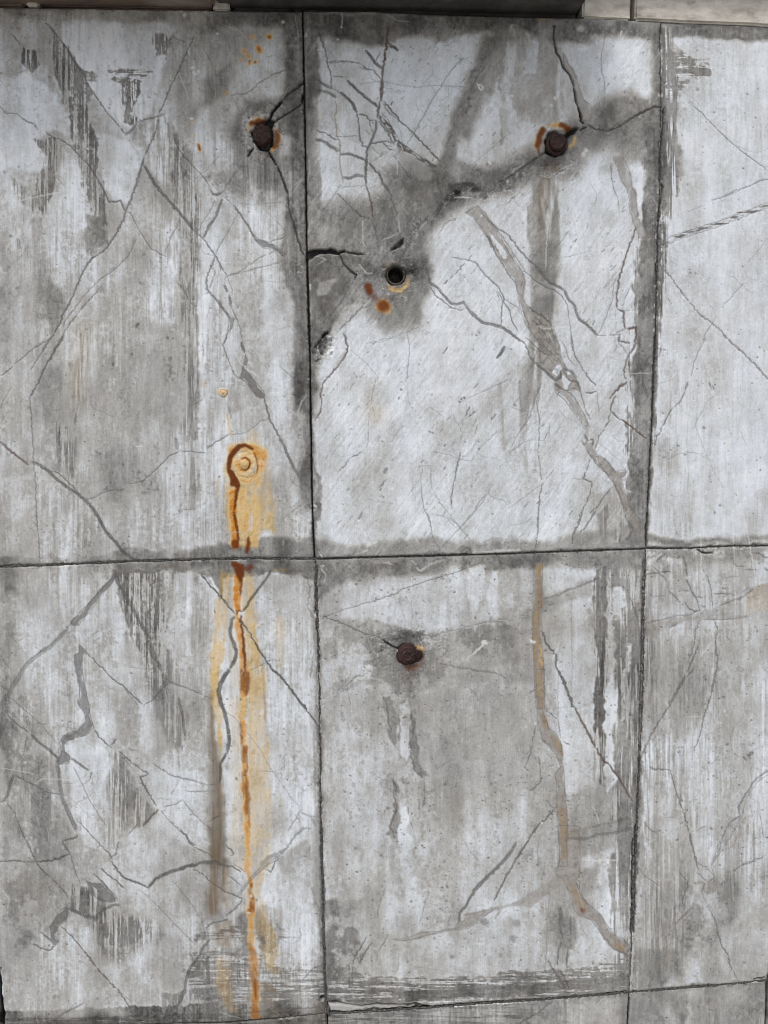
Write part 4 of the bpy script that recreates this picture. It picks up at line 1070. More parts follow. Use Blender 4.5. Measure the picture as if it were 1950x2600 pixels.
T .85 3 | -60,470 0,430 40,410 100,470 160,550 210,620 240,680 290,760 340,830 380,900 420,980 440,1040 430,1100 420,1180 440,1230 500,1280 580,1340 640,1380 680,1440 700,1500 720,1560 740,1659 600,1659 560,1560 500,1480 440,1400 400,1280 380,1180 370,1080 350,1010 300,990 260,900 220,860 150,740 110,650 60,570 0,500
E t 1 2 | 130,640 165,655 300,830 290,855 260,850 200,770
E t 1 2 | 190,790 215,800 240,860 215,860
E t .9 2 | 430,1220 480,1260 460,1275
E t .8 2 | 510,1340 600,1360 610,1395 560,1400
N .86 .9 2 | 130,640 165,655 300,830 290,855 260,850 200,770
N .86 .8 2 | 165,560 215,600 250,635 200,610
v 2.4 .66 | 110,640 160,720 190,800 230,860
v 3 .7 | 100,640 150,700 180,760
v 1.6 .6 | 180,700 200,780 250,850
w 1.6 .5 | 160,700 175,740
w 1.8 .6 | 340,850 380,940
X 21 .55 | 440,1240 520,1300 640,1380 700,1500 730,1659 560,1659 520,1540 460,1440 430,1340
v 3 .66 | 420,1290 460,1380 480,1450
v 3.6 .66 | 440,1240 520,1300 600,1350 650,1390 690,1540
v 4 .6 | 510,1380 560,1420 610,1490
v 3 .66 | 530,1350 600,1420
v 2 .6 | 600,1460 640,1550 700,1620
v 2.4 .7 | 210,1130 240,1180 265,1230 300,1270 340,1400 380,1460
v 2.4 .7 | 20,880 80,960 130,1020 220,1100 265,1190 240,1260 240,1410
v 2 .6 | 265,1190 320,1230 380,1260 400,1320
v 2.2 .6 | 200,1130 225,1200
T .85 3 | 1180,0 1260,0 1300,80 1330,150 1340,260 1370,310 1380,400 1390,480 1400,540 1450,600 1480,680 1400,680 1370,590 1340,530 1320,450 1310,330 1290,250 1250,190 1220,100
b 4.6 .85 | 1370,590 1350,670 1310,760 1280,860 1250,950 1235,1010 1225,1080 1210,1150 1210,1240 1225,1285
b 5 .85 | 1225,1285 1270,1300 1275,1400 1285,1440
b 5.5 .8 | 1300,1445 1375,1430 1375,1500 1360,1600 1320,1659
v 5.2 .78 | 1240,1490 1225,1550 1320,1565
v 2 .68 | 1050,1500 1120,1500
v 2.4 .7 | 1150,1500 1200,1495 1240,1490
v 2.4 .6 | 1200,1480 1300,1440
v 1.8 .55 | 1160,50 1165,150 1180,250 1220,340 1230,440
v 1.8 .55 | 1330,1080 1270,1210 1260,1290
v 1.8 .62 | 1215,1000 1180,1080 1175,1190 1130,1320 1090,1420 1050,1495
v 2.2 .6 | 1210,970 1100,1110
v 1.2 .5 | 1200,1290 1205,1480
v 2.6 .7 | 1510,320 1460,430 1440,540
v 1.4 .45 | 1430,650 1400,850
v 1.3 .5 | 640,840 730,730 810,620
v 1.2 .45 | 740,850 880,820 1000,780
v 3 .5 | 1085,800 1110,780
v 1.4 .5 | 1110,770 1180,700
v 2.6 .4 | 970,560 960,600
w 1.4 .7 | 630,590 615,800 612,950
w 1.6 .7 | 580,1443 700,1440 815,1430
Z w .9 8 2 | 1395,510 740,325 1410,440
O .62 22 | 540,120 640,100 630,300 600,500 600,800 570,820 545,500 540,300
O .5 14 | 560,10 740,10 720,70 620,80
v 4 .6 | 280,400 370,310
v 4 .5 | 445,225 450,230
w 1.4 .6 | 1290,90 1300,190
w 1.4 .6 | 1335,240 1300,330
w 1.3 .5 | 1370,715 1410,718
@ 1200 400
v 2 .7 | 60,450 120,520 190,590 260,680 330,790 390,880 440,960
v 2 .7 | 0,510 60,590 130,700 190,810 250,900 300,990 360,1060 390,1160
v 1.6 .6 | 240,680 300,800 350,880 410,960 450,1010
w 2.4 .6 | 250,690 290,760
w 2.4 .6 | 350,850 380,910
w 2 .5 | 130,560 150,600
w 3 .45 | 300,890 330,930
w 2 .6 | 430,1230 470,1260
w 2 .5 | 640,1480 660,1530
w 2 .5 | 560,1420 580,1440
@ 1200 850
v 3.2 .7 | 330,0 430,70 460,120 480,190 520,240
v 6.2 .72 | 520,240 590,290 640,340 700,390
T .85 3 | 560,150 620,60 680,0 730,90 740,180 780,280 870,370 905,480 850,450 800,470 740,455 690,470 690,390 640,330 580,280
E t 1 2 | 680,270 730,260 740,300 700,340 660,310
E t 1 2 | 780,310 810,300 825,330 800,345
E t 1 2 | 750,340 800,380 830,390 790,460 755,450 740,390
N .86 .8 2 | 680,270 730,260 740,300 700,340 660,310
N .88 .8 2 | 780,310 810,300 825,330 800,345
N .84 .7 2 | 750,340 800,380 830,390 790,460 755,450 740,390
X 20 .55 | 460,110 560,0 700,0 740,160 770,280 700,390 600,290 520,230
v 7 .66 | 760,290 830,310 870,370
v 6 .66 | 690,390 740,360 740,300
v 5.5 .66 | 700,420 740,450
v 5 .7 | 830,390 880,400 905,480
v 3.2 .66 | 905,480 920,540 940,600 960,660 995,720
v 3 .7 | 830,400 795,465
T .88 3 | 690,470 740,455 800,480 850,530 890,580 920,650 960,740 975,770 945,775 900,700 840,610 780,520
T .85 3 | 1000,1020 1070,1020 1140,1070 1190,1160 1250,1140 1290,1140 1280,1180 1250,1200 1280,1340 1330,1460 1400,1550 1410,1659 1330,1659 1270,1480 1230,1330 1190,1260 1180,1220 1140,1200 1100,1140 1040,1090
v 3 .7 | 830,0 835,100 860,180 920,280 980,370 1035,432
v 2.2 .64 | 750,50 790,130 805,200 860,260
v 4.2 .74 | 1320,150 1290,230 1270,300 1280,370
b 6 .8 | 1295,400 1230,450 1180,500 1155,540
v 5 .74 | 1200,520 1165,590 1160,640
v 3 .72 | 1160,650 1140,740 1080,820 1050,900 1025,960
b 4.2 .88 | 1165,645 1220,700 1270,725 1340,780 1400,830 1465,880
v 3.2 .75 | 950,490 1000,490 1040,475
v 1.4 .6 | 1045,480 1060,660
v 1.2 .5 | 1225,500 1222,680
v 4.5 .7 | 945,850 965,890
v 4.2 .72 | 970,890 1010,885 1005,930
v 6 .5 | 910,890 940,930 960,900
v 3 .66 | 970,985 1000,1035
v 3.2 .72 | 990,1050 960,1130 930,1215 1000,1240
v 3.2 .74 | 1000,1240 985,1350 930,1450 900,1580 860,1659
v 2.4 .7 | 1160,1290 1090,1380 1030,1490 970,1590 925,1659
v 2.6 .62 | 525,540 550,640 560,750 560,880 545,980 565,1100 575,1220
v 3 .7 | 590,1240 560,1370 550,1500 550,1659
v 2 .6 | 580,410 530,530 480,690 380,840 300,990
v 1.4 .5 | 610,1220 680,1140
v 1.4 .5 | 830,1215 930,1220
v 1.4 .5 | 580,1260 440,1360 300,1470
v 1.4 .5 | 300,375 200,430 0,520
v 2 .6 | 0,1500 60,1400 120,1340
v 2.4 .6 | 1220,70 1270,120 1300,160
v 2.4 .5 | 1215,80 1190,150
v 2.4 .8 | 640,820 600,880
v 2 .6 | 740,780 690,840
w 3 .9 | 305,1120 320,1150 320,1200
w 1.4 .6 | 330,700 430,660
w 1.3 .5 | 180,945 290,940
w 1.3 .55 | 1210,330 1500,325
w 1.6 .5 | 300,1659 335,1590
Z w .9 6 1.5 | 485,1045 590,965 560,1010 600,1040 630,1040 350,1255 400,1280 520,1010
Z w .7 8 2 | 740,540
v 6 .85 | 265,100 240,150 200,200
v 3 .8 | 275,110 230,180
v 3 .7 | 200,670 160,720
v 2 .6 | 40,760 20,830
v 5 .55 | 360,600 350,590
@ 1200 850
T .8 4 | 940,760 980,770 985,830 970,870 945,860 935,810
T .7 4 | 950,900 1000,890 1010,960 1070,1020 1000,1025 960,970
v 2 .7 | 690,480 780,560 850,650 910,740 945,800
v 2 .7 | 760,455 850,520 910,620 960,720 985,780
v 1.8 .65 | 1010,1030 1080,1110 1140,1190 1190,1260 1240,1370 1300,1500
v 1.8 .65 | 1080,1020 1150,1090 1200,1160
w 1.8 .6 | 890,570 905,610 915,640
w 2 .6 | 1040,1040 1050,1080
v 4 .7 | 760,300 790,360 830,390
v 2 .75 | 560,40 600,100 640,140 700,180
v 2 .75 | 440,20 520,90 570,140 640,180
v 1.8 .7 | 600,20 640,70 690,130 720,180
v 2.2 .7 | 700,180 760,260
@ 1200 1300
v 2.6 .7 | 1030,0 960,100 890,190
v 3 .72 | 910,0 890,80 840,210 830,270
v 2.8 .72 | 550,0 545,150 540,220 525,300
v 1.8 .6 | 540,210 520,230
v 3 .45 | 0,960 150,920 300,905 420,880 500,850 520,790 580,750
v 5 .45 | 600,735 700,710 830,650 960,600 1060,560
w 1.4 .45 | 0,960 150,922 300,905 430,878 500,845
w 1.3 .4 | 640,725 740,700 830,665
T .9 3 | 520,420 590,410 585,700 580,900 590,1100 600,1300 608,1659 540,1659 525,1500 515,1250 505,1000 510,700
O 0.80 4 | 520,440 590,430 580,560 550,560
R 0.19 4 m | 520,440 590,430 580,560 550,560
O 0.61 4 | 520,560 585,560 585,800 575,1000 595,1250 605,1659 545,1659 525,1300 510,1000 515,800
R 0.09 4 m | 520,560 585,560 585,800 575,1000 595,1250 605,1659 545,1659 525,1300 510,1000 515,800
r 4 .5 | 575,1130 580,1300
v 4.5 .8 | 580,1010 600,1020 610,1080 650,1150 700,1200 705,1300 740,1380 780,1460 820,1560 840,1640
v 2.2 .6 | 1340,760 1380,880 1400,930
v 1.2 .45 | 830,750 835,1000 840,1600
v 1.3 .5 | 690,500 685,600
w 1.8 .85 | 740,1080 710,1160 670,1250
w 2.4 .85 | 0,1200 70,1140 110,1100 90,1080
Z w .9 16 3 | 520,1090 500,1080 90,1100
Z w .8 10 2 | 1195,980 1525,360
w 1.6 .6 | 340,80 310,170 240,270
w 6 .5 | 0,340 120,335 250,325 400,325
v 1.4 .6 | 480,1520 530,1500
v 1.6 .5 | 0,1340 120,1350 230,1370 290,1410
v 6 .5 | 1310,80 1350,150 1290,240
v 2 .6 | 1240,1600 1280,1500
@ 1450 0
v 2 .75 | 1030,895 1120,975 1200,1060 1300,1160 1430,1270 1540,1350 1659,1440
v 1.8 .65 | 1659,1510 1590,1520 1500,1570 1340,1640 1280,1659
w 2 .5 | 1320,740 1450,765
w 2 .4 | 1390,1040 1540,1080 1659,1085
w 1.4 .4 | 1350,500 1360,720 1390,850 1360,1100 1380,1300 1400,1659
w 1.3 .35 | 1240,830 1210,1000
w 1.3 .35 | 1420,760 1350,1000 1280,1500
Z v .6 16 5 | 1060,755
Z v .8 7 2 | 1575,750 1200,945 1145,1035 1540,1080
w 2 .6 | 750,230 760,500 755,640
v 9 .5 | 780,380 790,470
v 3 .85 | 760,690 780,700 800,685
v 3 .85 | 765,905 780,912 795,905
k 2.4 .75 | 780,920 775,1050 760,1250 755,1400 760,1500
v 8 .65 | 785,900 780,1100 765,1400 765,1659
@ 1450 400
v 1.8 .65 | 1659,185 1590,200 1500,240 1340,300 1250,345 1180,360
v 1.1 .45 | 1130,400 980,465
N .50 .8 2 h | 805,690 870,655 1050,600 1240,540 1450,460 1659,380 1659,420 1450,500 1250,575 1080,620 880,690 800,735
v 2.4 .6 | 810,688 870,655 1050,600 1240,540 1450,460 1659,380
v 2 .6 | 820,735 880,700 1080,630 1250,580 1450,500 1659,420
v 3 .4 | 850,690 1060,620 1240,560 1400,500
b 3.4 .62 | 775,945 840,1000 890,1080 950,1160 1010,1230 1080,1320 1170,1380 1250,1450 1340,1550 1460,1659
v 2 .6 | 1455,1060 1390,1130 1330,1200 1290,1230
v 1.2 .4 | 1660,670 1590,770 1460,910
v 2 .6 | 1230,1330 1150,1460 1090,1580
v 2.4 .5 | 890,240 925,300
v 2.6 .6 | 820,1190 845,1240
v 1.4 .4 | 920,1180 960,1220
w 1.4 .55 | 1115,740 1150,1100 1210,1400 1240,1659
w 1.6 .6 | 1370,600 1400,900 1500,1250 1600,1600
w 1.3 .5 | 1000,1060 1090,1450 1110,1659
w 1.3 .5 | 1305,700 1310,1100 1340,1400
w 1.2 .4 | 1420,330 1480,600 1520,850
w 1.4 .45 | 870,900 890,1150 860,1400
w 3 .6 | 830,745 850,770
Z w .8 16 2 | 1240,895 1230,890
Z w .8 8 2 | 1515,1120 1535,1105 1250,945
k 2.2 .8 | 750,0 745,200 775,250 755,380 740,470 730,560
v 10 .6 | 765,0 760,200 765,340
k 5 .9 | 745,470 740,510
k 2 .8 | 735,560 725,700 730,800 715,900 720,1000 722,1180
k 1.6 .7 | 720,1180 715,1500 712,1659
v 13 .5 | 725,500 715,900 712,1300 710,1659
w 4 .55 | 745,540 735,640
w 3 .6 | 715,840 710,870
w 2.6 .6 | 730,1130 722,1170
w 2.4 .5 | 725,1340 718,1420
Q .9 5 g | 690,350 790,350 770,800 745,1200 740,1659 680,1659 690,1100 700,700
@ 1450 850
v 2.2 .6 | 1140,20 1080,130 1030,250 1010,350
v 4.4 .62 | 985,400 950,500 920,560 880,600
v 3.2 .7 | 880,600 840,640 800,710 760,790 720,870 695,950
v 1.2 .4 | 1040,760 1110,940 1200,1150 1290,1300
v 6 .5 | 540,250 600,310 600,400 640,530
b 3.6 .62 | 1280,0 1380,90 1470,170 1560,260 1659,380
w 1.7 .75 | 1215,0 1260,300 1300,600 1330,1000 1345,1300 1370,1659
w 1.7 .75 | 1090,0 1150,300 1155,600 1130,1000 1100,1659
w 1.9 .8 | 1150,250 1200,500 1280,800 1340,1090 1400,1300 1480,1659
w 1.2 .4 | 1440,260 1560,470 1659,620
w 1.3 .4 | 1610,0 1659,250
w 1.2 .4 | 770,500 890,590 1000,660
w 1.2 .4 | 1120,1210 1659,1185
w 1.4 .5 | 720,980 725,1080
w 1.2 .5 | 380,325 680,325
Z v .7 12 4 | 1215,1500 905,935 960,1010 1120,793
v 6 .5 | 1170,420 1195,450
v 1.6 .5 | 770,1040 800,1030
v 1.6 .4 | 1420,810 1490,950
k 2 .75 | 705,0 690,300 685,500 680,800 665,1000 655,1200 645,1400
k 2.4 .9 | 640,1500 635,1640
Q .8 5 g | 680,0 730,0 700,700 670,1200 650,1659 610,1659 640,1200 660,700
v 8 .45 | 710,0 690,500 670,900 650,1400
@ 1450 1300
T .62 6 m | 640,930 780,905 1000,870 1100,850 1250,800 1400,730 1500,650 1659,580 1700,600 1700,830 1500,870 1450,900 1200,910 1100,905 950,930 850,960 800,1010 700,1060 640,1050
C .22 10 | 1500,650 1659,590 1659,830 1480,850
b 2.2 .5 | 640,935 780,908 880,880 1000,868 1080,830
b 2.2 .5 | 1100,905 1200,910 1400,900 1500,880
b 5 .4 | 1250,790 1350,750 1420,740 1540,650
b 4 .45 | 830,980 900,940
v 3 .66 | 940,370 970,480 985,600 1020,680 1060,740 1080,820 1090,860
v 2.6 .6 | 1085,900 1050,1000 1035,1130 1000,1240
v 3.4 .66 | 1070,1130 1020,1260 980,1350 930,1450 880,1540 820,1620
v 2.2 .55 | 1045,1300 970,1400
v 3 .66 | 1205,920 1235,970 1220,1080 1220,1180 1240,1230 1215,1400 1180,1550 1145,1659
v 4 .7 | 645,525 740,510 840,505
v 2.6 .6 | 680,450 740,515 790,560 830,600
v 5 .6 | 725,415 765,380
v 2 .5 | 680,713 800,705
v 3 .6 | 800,620 840,680 920,760
v 2.6 .6 | 1190,800 1180,650 1150,540 1110,490
v 2.8 .66 | 1370,380 1375,450 1460,458
v 3 .66 | 1520,340 1590,355 1659,395
v 3 .66 | 1200,690 1310,690 1380,700
v 3 .66 | 930,660 1000,665
v 2.8 .64 | 960,770 1000,820 1040,840 1085,830
v 3 .6 | 1470,490 1560,490
v 3 .6 | 1630,470 1659,500
v 3 .55 | 1430,690 1500,630
v 3 .55 | 1100,790 1130,800
v 4 .55 | 1060,720 1110,720
v 2.2 .6 | 1310,555 1420,540
v 2.2 .6 | 500,720 540,840 575,920
k 2 .8 | 1060,320 1120,345 1200,350
k 1.8 .6 | 1150,290 1280,295
w 5 .5 | 670,370 720,355
w 2.4 .5 | 1130,360 1240,345 1280,320
w 1.6 .7 | 1095,0 1095,400 1105,680
w 1.8 .75 | 1440,0 1500,250 1540,480 1560,620
w 1.4 .65 | 1365,0 1375,400 1385,800
w 1.5 .5 | 940,560 1080,520
w 2 .5 | 1080,1230 1190,1090
w 1.4 .4 | 1320,1420 1400,1600
Q .6 6 g | 640,310 1100,300 1659,300 1659,360 1400,340 1240,380 1000,400 660,400
k 1.4 .6 | 635,60 632,300
k 2.6 .9 | 632,90 630,180 625,240
Q .7 5 g | 600,330 640,330 620,1000 610,1659 570,1659 580,1000
v 7 .5 | 620,350 610,700 600,1100 590,1500
k 1.4 .6 | 610,400 600,900 590,1500
@ 1450 1700
v 3 .66 | 1220,0 1180,220 1130,370 1090,540 1035,690
v 4.4 .55 | 1030,0 960,80 900,180 840,290 780,380 710,490 650,600 580,770
v 6 .5 | 960,80 900,170 860,260
v 2.8 .7 | 665,815 695,840 835,845 860,940 910,1100 950,1210 990,1350
v 3.6 .7 | 990,1350 1020,1480 1060,1620
v 2 .55 | 590,870 650,850
v 2.6 .6 | 630,1310 690,1365 740,1370
v 3 .62 | 1659,850 1560,920 1480,1040 1405,1160 1430,1230 1340,1290 1290,1370 1260,1480 1240,1570
V .35 3 g | 1659,840 1660,880 1560,960 1480,1080 1450,1180 1430,1250 1380,1350 1310,1460 1250,1550 1180,1659 1240,1480 1290,1370 1340,1290 1430,1230 1405,1160 1480,1040 1560,920
v 2.6 .64 | 1430,1650 1500,1620 1560,1595 1640,1570
v 2 .6 | 1590,1210 1610,1310 1620,1420
v 2.2 .6 | 1060,1365 1100,1330 1145,1320
v 1.5 .5 | 880,470 905,610
v 1.3 .45 | 1300,1160 1330,1280
v 2 .5 | 820,1248 880,1252
v 7 .7 | 1500,725 1525,705
v 4 .7 | 1455,740 1475,765
Z v .8 12 4 | 905,695 1320,640 1290,232 1185,1338 1280,1325 935,1105 500,378
w 2.4 .5 | 790,630 1000,632
w 2 .5 | 960,400 1100,395
w 2 .4 | 1330,80 1340,160
w 2 .4 | 1370,200 1500,440
w 2.4 .4 | 1130,700 1200,500 1260,350
w 2.4 .4 | 1000,1100 1040,950
Z w .9 7 2 | 1288,356
k 1.5 .6 | 590,0 575,500 565,1000 555,1300
k 1.7 .7 | 548,1300 535,1659
w 2.4 .45 | 575,450 565,560
v 9 .45 | 605,0 590,400 575,900 550,1300 530,1659
@ 1450 2100
v 3 .68 | 990,0 1020,160 1050,280 1080,370
v 2.2 .6 | 1060,290 1160,360 1200,410
v 2.6 .62 | 1060,380 1140,460
v 3 .62 | 1150,470 1210,430
v 3.6 .68 | 990,460 960,560 940,610 955,700
v 2.8 .6 | 880,660 870,700 890,760
v 2.6 .64 | 910,380 980,450
T .7 5 m | 1030,440 1130,470 1210,430 1150,540 1160,620 1130,600 1040,500
b 4 .4 | 1130,480 1100,560 1150,640
v 2.8 .68 | 1150,670 1210,770 1240,900 1270,1000 1320,1070 1340,1160 1400,1290
b 5 .45 | 1030,680 950,750 880,830
t 11 .75 4 | 860,800 850,900 830,1000 820,1100 790,1200
b 2 .4 | 830,800 820,950 800,1060 780,1130
v 2.2 .62 | 1360,370 1450,320 1550,290 1640,240
v 2.2 .55 | 550,320 630,420 750,500
v 3 .6 | 1180,340 1210,420
v 5 .45 g | 1230,240 1180,320
v 9 .35 | 800,700 800,760
v 2 .6 | 1220,600 1260,595
v 2 .6 | 1540,1530 1580,1550
v 2 .6 | 1160,1535 1200,1555
v 1.3 .5 | 960,1090 900,1120 870,1170
w 3 .55 | 1390,1320 1480,1310 1630,1295
w 2 .4 | 90,275 250,285 380,282
Z w .8 7 2 | 100,270 240,280 250,290
k 1.8 .8 | 1540,1285 1645,1270
k 1.5 .7 | 1648,1290 1655,1659
Z v .5 30 10 | 940,1610 1590,1500 760,1620
N .80 .4 8 v | 980,1480 1020,1480 1010,1659 980,1659
N .80 .4 8 v | 1190,1530 1220,1530 1220,1659 1180,1659
v 8 .45 | 530,0 525,700 510,1300
w 5 .55 g | 510,600 505,800
w 4 .5 | 515,800 510,1100
w 6 .45 | 500,1320 510,1400
k 1.8 .8 | 545,0 540,500 530,900
k 2.2 .8 | 495,1440 485,1560 478,1659
Q .9 5 g | 490,600 550,600 530,1400 470,1659 470,1400
@ 400 1300
v 5 .85 | 370,535 440,620 500,680 570,760 650,860
v 5.6 .85 | 960,490 920,560 850,650 790,730 750,800 720,835
v 4 .8 | 720,835 690,830 655,870
v 8.5 .82 | 655,880 625,910 620,960 610,1000 620,1060 650,1140 665,1190 650,1250 610,1320
v 11 .82 | 600,1330 560,1390 530,1450 515,1510 530,1600 545,1659
v 5.2 .86 | 690,910 750,980 800,1070 860,1170 920,1260 960,1320 1020,1370 1080,1440 1140,1520 1200,1600 1260,1659
v 1.2 .4 | 1150,880 1190,960 1200,1040
w 1.2 .5 | 1180,940 1220,1100 1200,1300
w 1.2 .5 | 740,980 830,1090 930,1200
v 3 .66 | 480,830 485,850
Z v .6 8 3 | 985,915 83,970
k 1.6 .75 | 1350,450 1335,600 1340,750 1330,860
k 2.4 .9 | 1340,900 1345,1000
w 4 .6 g | 1340,720 1345,880 1335,900
w 3 .55 | 1350,1080 1360,1300 1355,1500 1350,1659
v 3 .5 | 1365,1000 1375,1200 1375,1400
Q .7 4 g | 1320,450 1370,450 1375,1000 1380,1659 1330,1659 1335,1000
v 5 .45 | 1270,560 1280,700 1265,800 1320,900
v 4 .45 | 1310,1200 1290,1400
w 3 .45 | 1370,450 1420,540 1400,600
Z w .7 10 3 | 1340,870 1390,450
@ 400 1700
v 8.5 .82 | 610,10 570,50 540,110 510,180 530,270 560,350 590,470 605,590 590,690
v 6.2 .8 | 590,700 550,760 525,800
v 6 .78 | 530,800 530,880 525,960
v 5.2 .84 | 960,0 1040,60 1110,150 1170,230 1230,310 1300,400 1355,480
v 1.8 .6 | 50,70 130,120 240,155 370,210 430,240 470,245
v 1.4 .5 | 560,340 640,400 700,460
v 1.1 .5 | 750,520 870,680 950,830 1030,940 1120,1070 1200,1160
v 2 .55 | 0,820 120,895 280,935 420,975 495,970
v 2.2 .6 | 255,1028 390,1030 440,1018
v 2.2 .6 | 50,1160 140,1140 205,1100
v 2.4 .6 | 115,1055 140,1020
v 2 .6 | 210,1100 290,1200 370,1280 460,1360
v 3 .5 | 1210,1180 1150,1280 1100,1360
v 3.2 .62 | 440,1280 500,1245 530,1235
v 3 .5 | 1330,1240 1270,1240
v 5 .4 | 1200,1200 1290,1240 1330,1320
v 8 .45 | 870,1650 940,1580 1010,1550
v 4.4 .5 | 1090,1500 1150,1420 1220,1350 1300,1330
v 3 .5 | 1010,1550 1090,1500
w 3 .5 | 1360,0 1355,160 1345,300
w 2 .45 | 1370,560 1360,760 1375,1000 1385,1300
v 3 .5 | 1345,480 1350,700
v 2 .55 | 1365,1000 1385,1200 1385,1659
v 4.5 .66 | 575,815 578,820
v 4.5 .6 | 665,915 668,930
v 2.4 .5 | 1070,720 1070,850
w 2.4 .45 | 1370,330 1480,210 1640,80
@ 400 2100
V .4 3 | 670,590 720,500 800,410 880,330 940,270 1010,220 1030,240 980,290 900,350 820,420 760,480 700,570
v 2 .55 | 690,580 760,470 860,380 960,290 1020,230
v 4.5 .5 | 1030,230 1090,180 1150,90 1230,0
v 7.5 .8 | 0,440 60,400 160,365 250,330 310,330 360,300
v 9 .74 | 360,305 450,300 540,320
v 4 .74 | 550,325 640,340 700,380
v 3.2 .76 | 300,355 370,390 420,440 480,490 560,540 640,570 715,605
v 3.2 .7 | 715,605 690,650 640,700 580,745
v 3.6 .72 | 405,850 450,820 540,795 600,770
v 4.2 .75 | 180,30 240,70 260,120 290,155
v 2.6 .72 | 290,155 370,200 450,240 480,290
v 2.6 .72 | 570,150 620,190 645,230 610,250
v 5.6 .58 | 440,950 390,1010 340,1100 270,1200 235,1310 230,1390 190,1480 130,1540 60,1630
v 2.2 .7 | 640,310 740,380
v 2.4 .7 | 600,410 710,500
v 3 .7 | 910,355 955,385 985,310 1020,260
v 4 .5 | 1380,1160 1300,1200 1220,1290
v 2.2 .6 | 420,1080 415,1190
v 1.3 .5 | 120,440 250,600 380,800 395,950
v 1.3 .5 | 0,670 150,830 300,970
k 1.2 .6 | 1385,0 1385,300 1405,500 1400,850 1410,1100
k 1.3 .7 | 1410,1100 1415,1400 1425,1659
w 1.6 .45 | 1395,300 1405,700 1410,1000
Z k .95 18 5 | 1388,1440
Z k .6 16 6 | 1440,1590
w 3 .45 | 1000,1615 1200,1600
v 2.4 .6 | 600,1580 800,1560 1000,1540 1370,1520
v 2.4 .5 | 880,1400 1100,1390 1380,1340
v 2.4 .5 | 520,1300 640,1290 800,1300
v 2.4 .5 | 430,1170 600,1150 760,1160
v 2 .5 | 300,1320 480,1340
v 2 .5 | 360,1450 600,1430
v 2 .5 | 420,1560 640,1480
v 2 .5 | 100,1640 140,1560
v 2 .4 | 560,1630 600,1550
w 1.4 .4 | 520,1560 700,1610
v 8 .6 | 885,930 900,980
v 3 .5 | 900,1080 910,1180 940,1260
v 3 .4 | 1200,850 1210,950
v 3 .4 | 1290,480 1340,650 1380,720
Z v .5 26 10 | 340,910 700,820 680,780 1500,730 1500,840
@ 800 850
v 1.6 .55 | 780,0 795,100 785,260 765,400
v 1.2 .45 | 430,75 560,65 700,10
v 1.2 .5 | 300,130 420,230 500,320 520,360
c 3.4 .3 | 510,370 490,470 470,580
v 1.6 .6 | 510,370 490,470 470,580
v 1.2 .5 | 480,600 510,700
v 1.3 .5 | 450,650 450,850 435,960
v 2.6 .8 | 300,1025 270,1070 235,1120
v 4 .75 | 385,990 340,1020 310,1030
v 1.6 .66 | 905,1110 890,1220 900,1350 915,1460 950,1530 985,1659
v 1.5 .6 | 970,1100 980,1300
v 1.3 .45 | 860,1110 990,1100
v 1.6 .6 | 1000,1340 1080,1450 1150,1540 1240,1640
v 2.8 .72 | 1230,965 1200,1090 1180,1190 1160,1290 1140,1370 1155,1470
v 1.6 .55 | 1200,1659 1300,1540 1400,1420 1480,1300
v 1.2 .45 | 1210,570 1400,480 1640,375
v 1.1 .45 | 430,1385 560,1410 700,1430
Z v 1 9 3 | 985,835 1230,535 1215,560 1250,525 735,465
v 3 .7 | 955,810 975,825
Z v .8 7 2 | 1268,905 1365,8 1330,125 868,252 568,902 1040,1420
v 7 .75 | 1600,100 1560,160 1530,200
v 3 .8 | 1300,610 1260,690
v 3 .7 | 1350,650 1290,700
v 3 .7 | 1520,670 1485,720
v 3.5 .7 | 605,1215 540,1290
v 8 .55 | 600,1130 585,1160
v 3 .75 | 1120,100 1065,165
v 3 .6 | 395,1500 370,1550
v 2 .7 | 330,410 290,470
v 3 .7 | 350,350 345,370
w 1.5 .7 | 150,353 220,355
w 1.6 .7 | 480,353 650,352
w 1.4 .6 | 845,485 1050,492
w 1.6 .7 | 1370,495 1430,490
w 1.4 .6 | 1205,832 1290,835
w 1.3 .5 | 720,810 850,810
w 2.6 .8 | 1635,1115 1650,1180 1645,1215
Z w .9 7 2 | 590,765 605,800 540,885 1335,398 1350,398
C .3 40 | 440,580 560,600 540,740 450,700
O .22 40 | 600,700 700,720 690,880 600,860
O .16 40 | 1040,760 1110,780 1100,1000 1050,960
v 1.6 .5 | 640,900 740,760
v 1.6 .5 | 1380,960 1560,790
@ 800 1300
v 1.6 .66 | 940,0 970,80 985,190 1010,250 1055,325
v 1.6 .6 | 1100,20 1200,110 1300,220
v 1.6 .6 | 1330,0 1240,110 1140,220 1065,300
v 1.8 .74 | 45,910 120,870 280,810 420,770 560,730 700,680 730,650 830,620 940,580 1080,540 1240,490 1400,425
v 2.8 .7 | 25,870 120,900 240,940 340,990 430,1030 530,1060 620,1105
v 1.2 .5 | 825,540 825,620
v 1.2 .5 | 810,740 820,900
v 1.2 .4 | 510,490 500,650
v 1.2 .5 | 60,700 130,610 190,510
v 3.2 .45 | 940,1080 1060,1020 1160,1000 1300,970 1450,935 1659,905
w 1.4 .5 | 1150,1003 1300,973 1480,932
v 4.4 .42 | 1060,1280 1200,1310 1350,1330 1480,1350 1560,1370
v 2.4 .5 | 1560,1370 1620,1410
v 4 .45 | 50,1650 130,1560 250,1470 340,1390 450,1360
w 2.4 .35 | 60,1640 150,1550 300,1450
w 2 .4 | 440,1040 500,1050 570,1080 610,1100
w 5 .6 | 860,470 890,495 930,455
w 3 .4 | 810,410 850,440
w 3 .4 | 900,500 960,440 1090,405
w 3 .4 | 840,540 940,560 1000,540
w 3 .4 | 570,430 650,440
w 1.6 .7 | 800,150 840,210 875,270
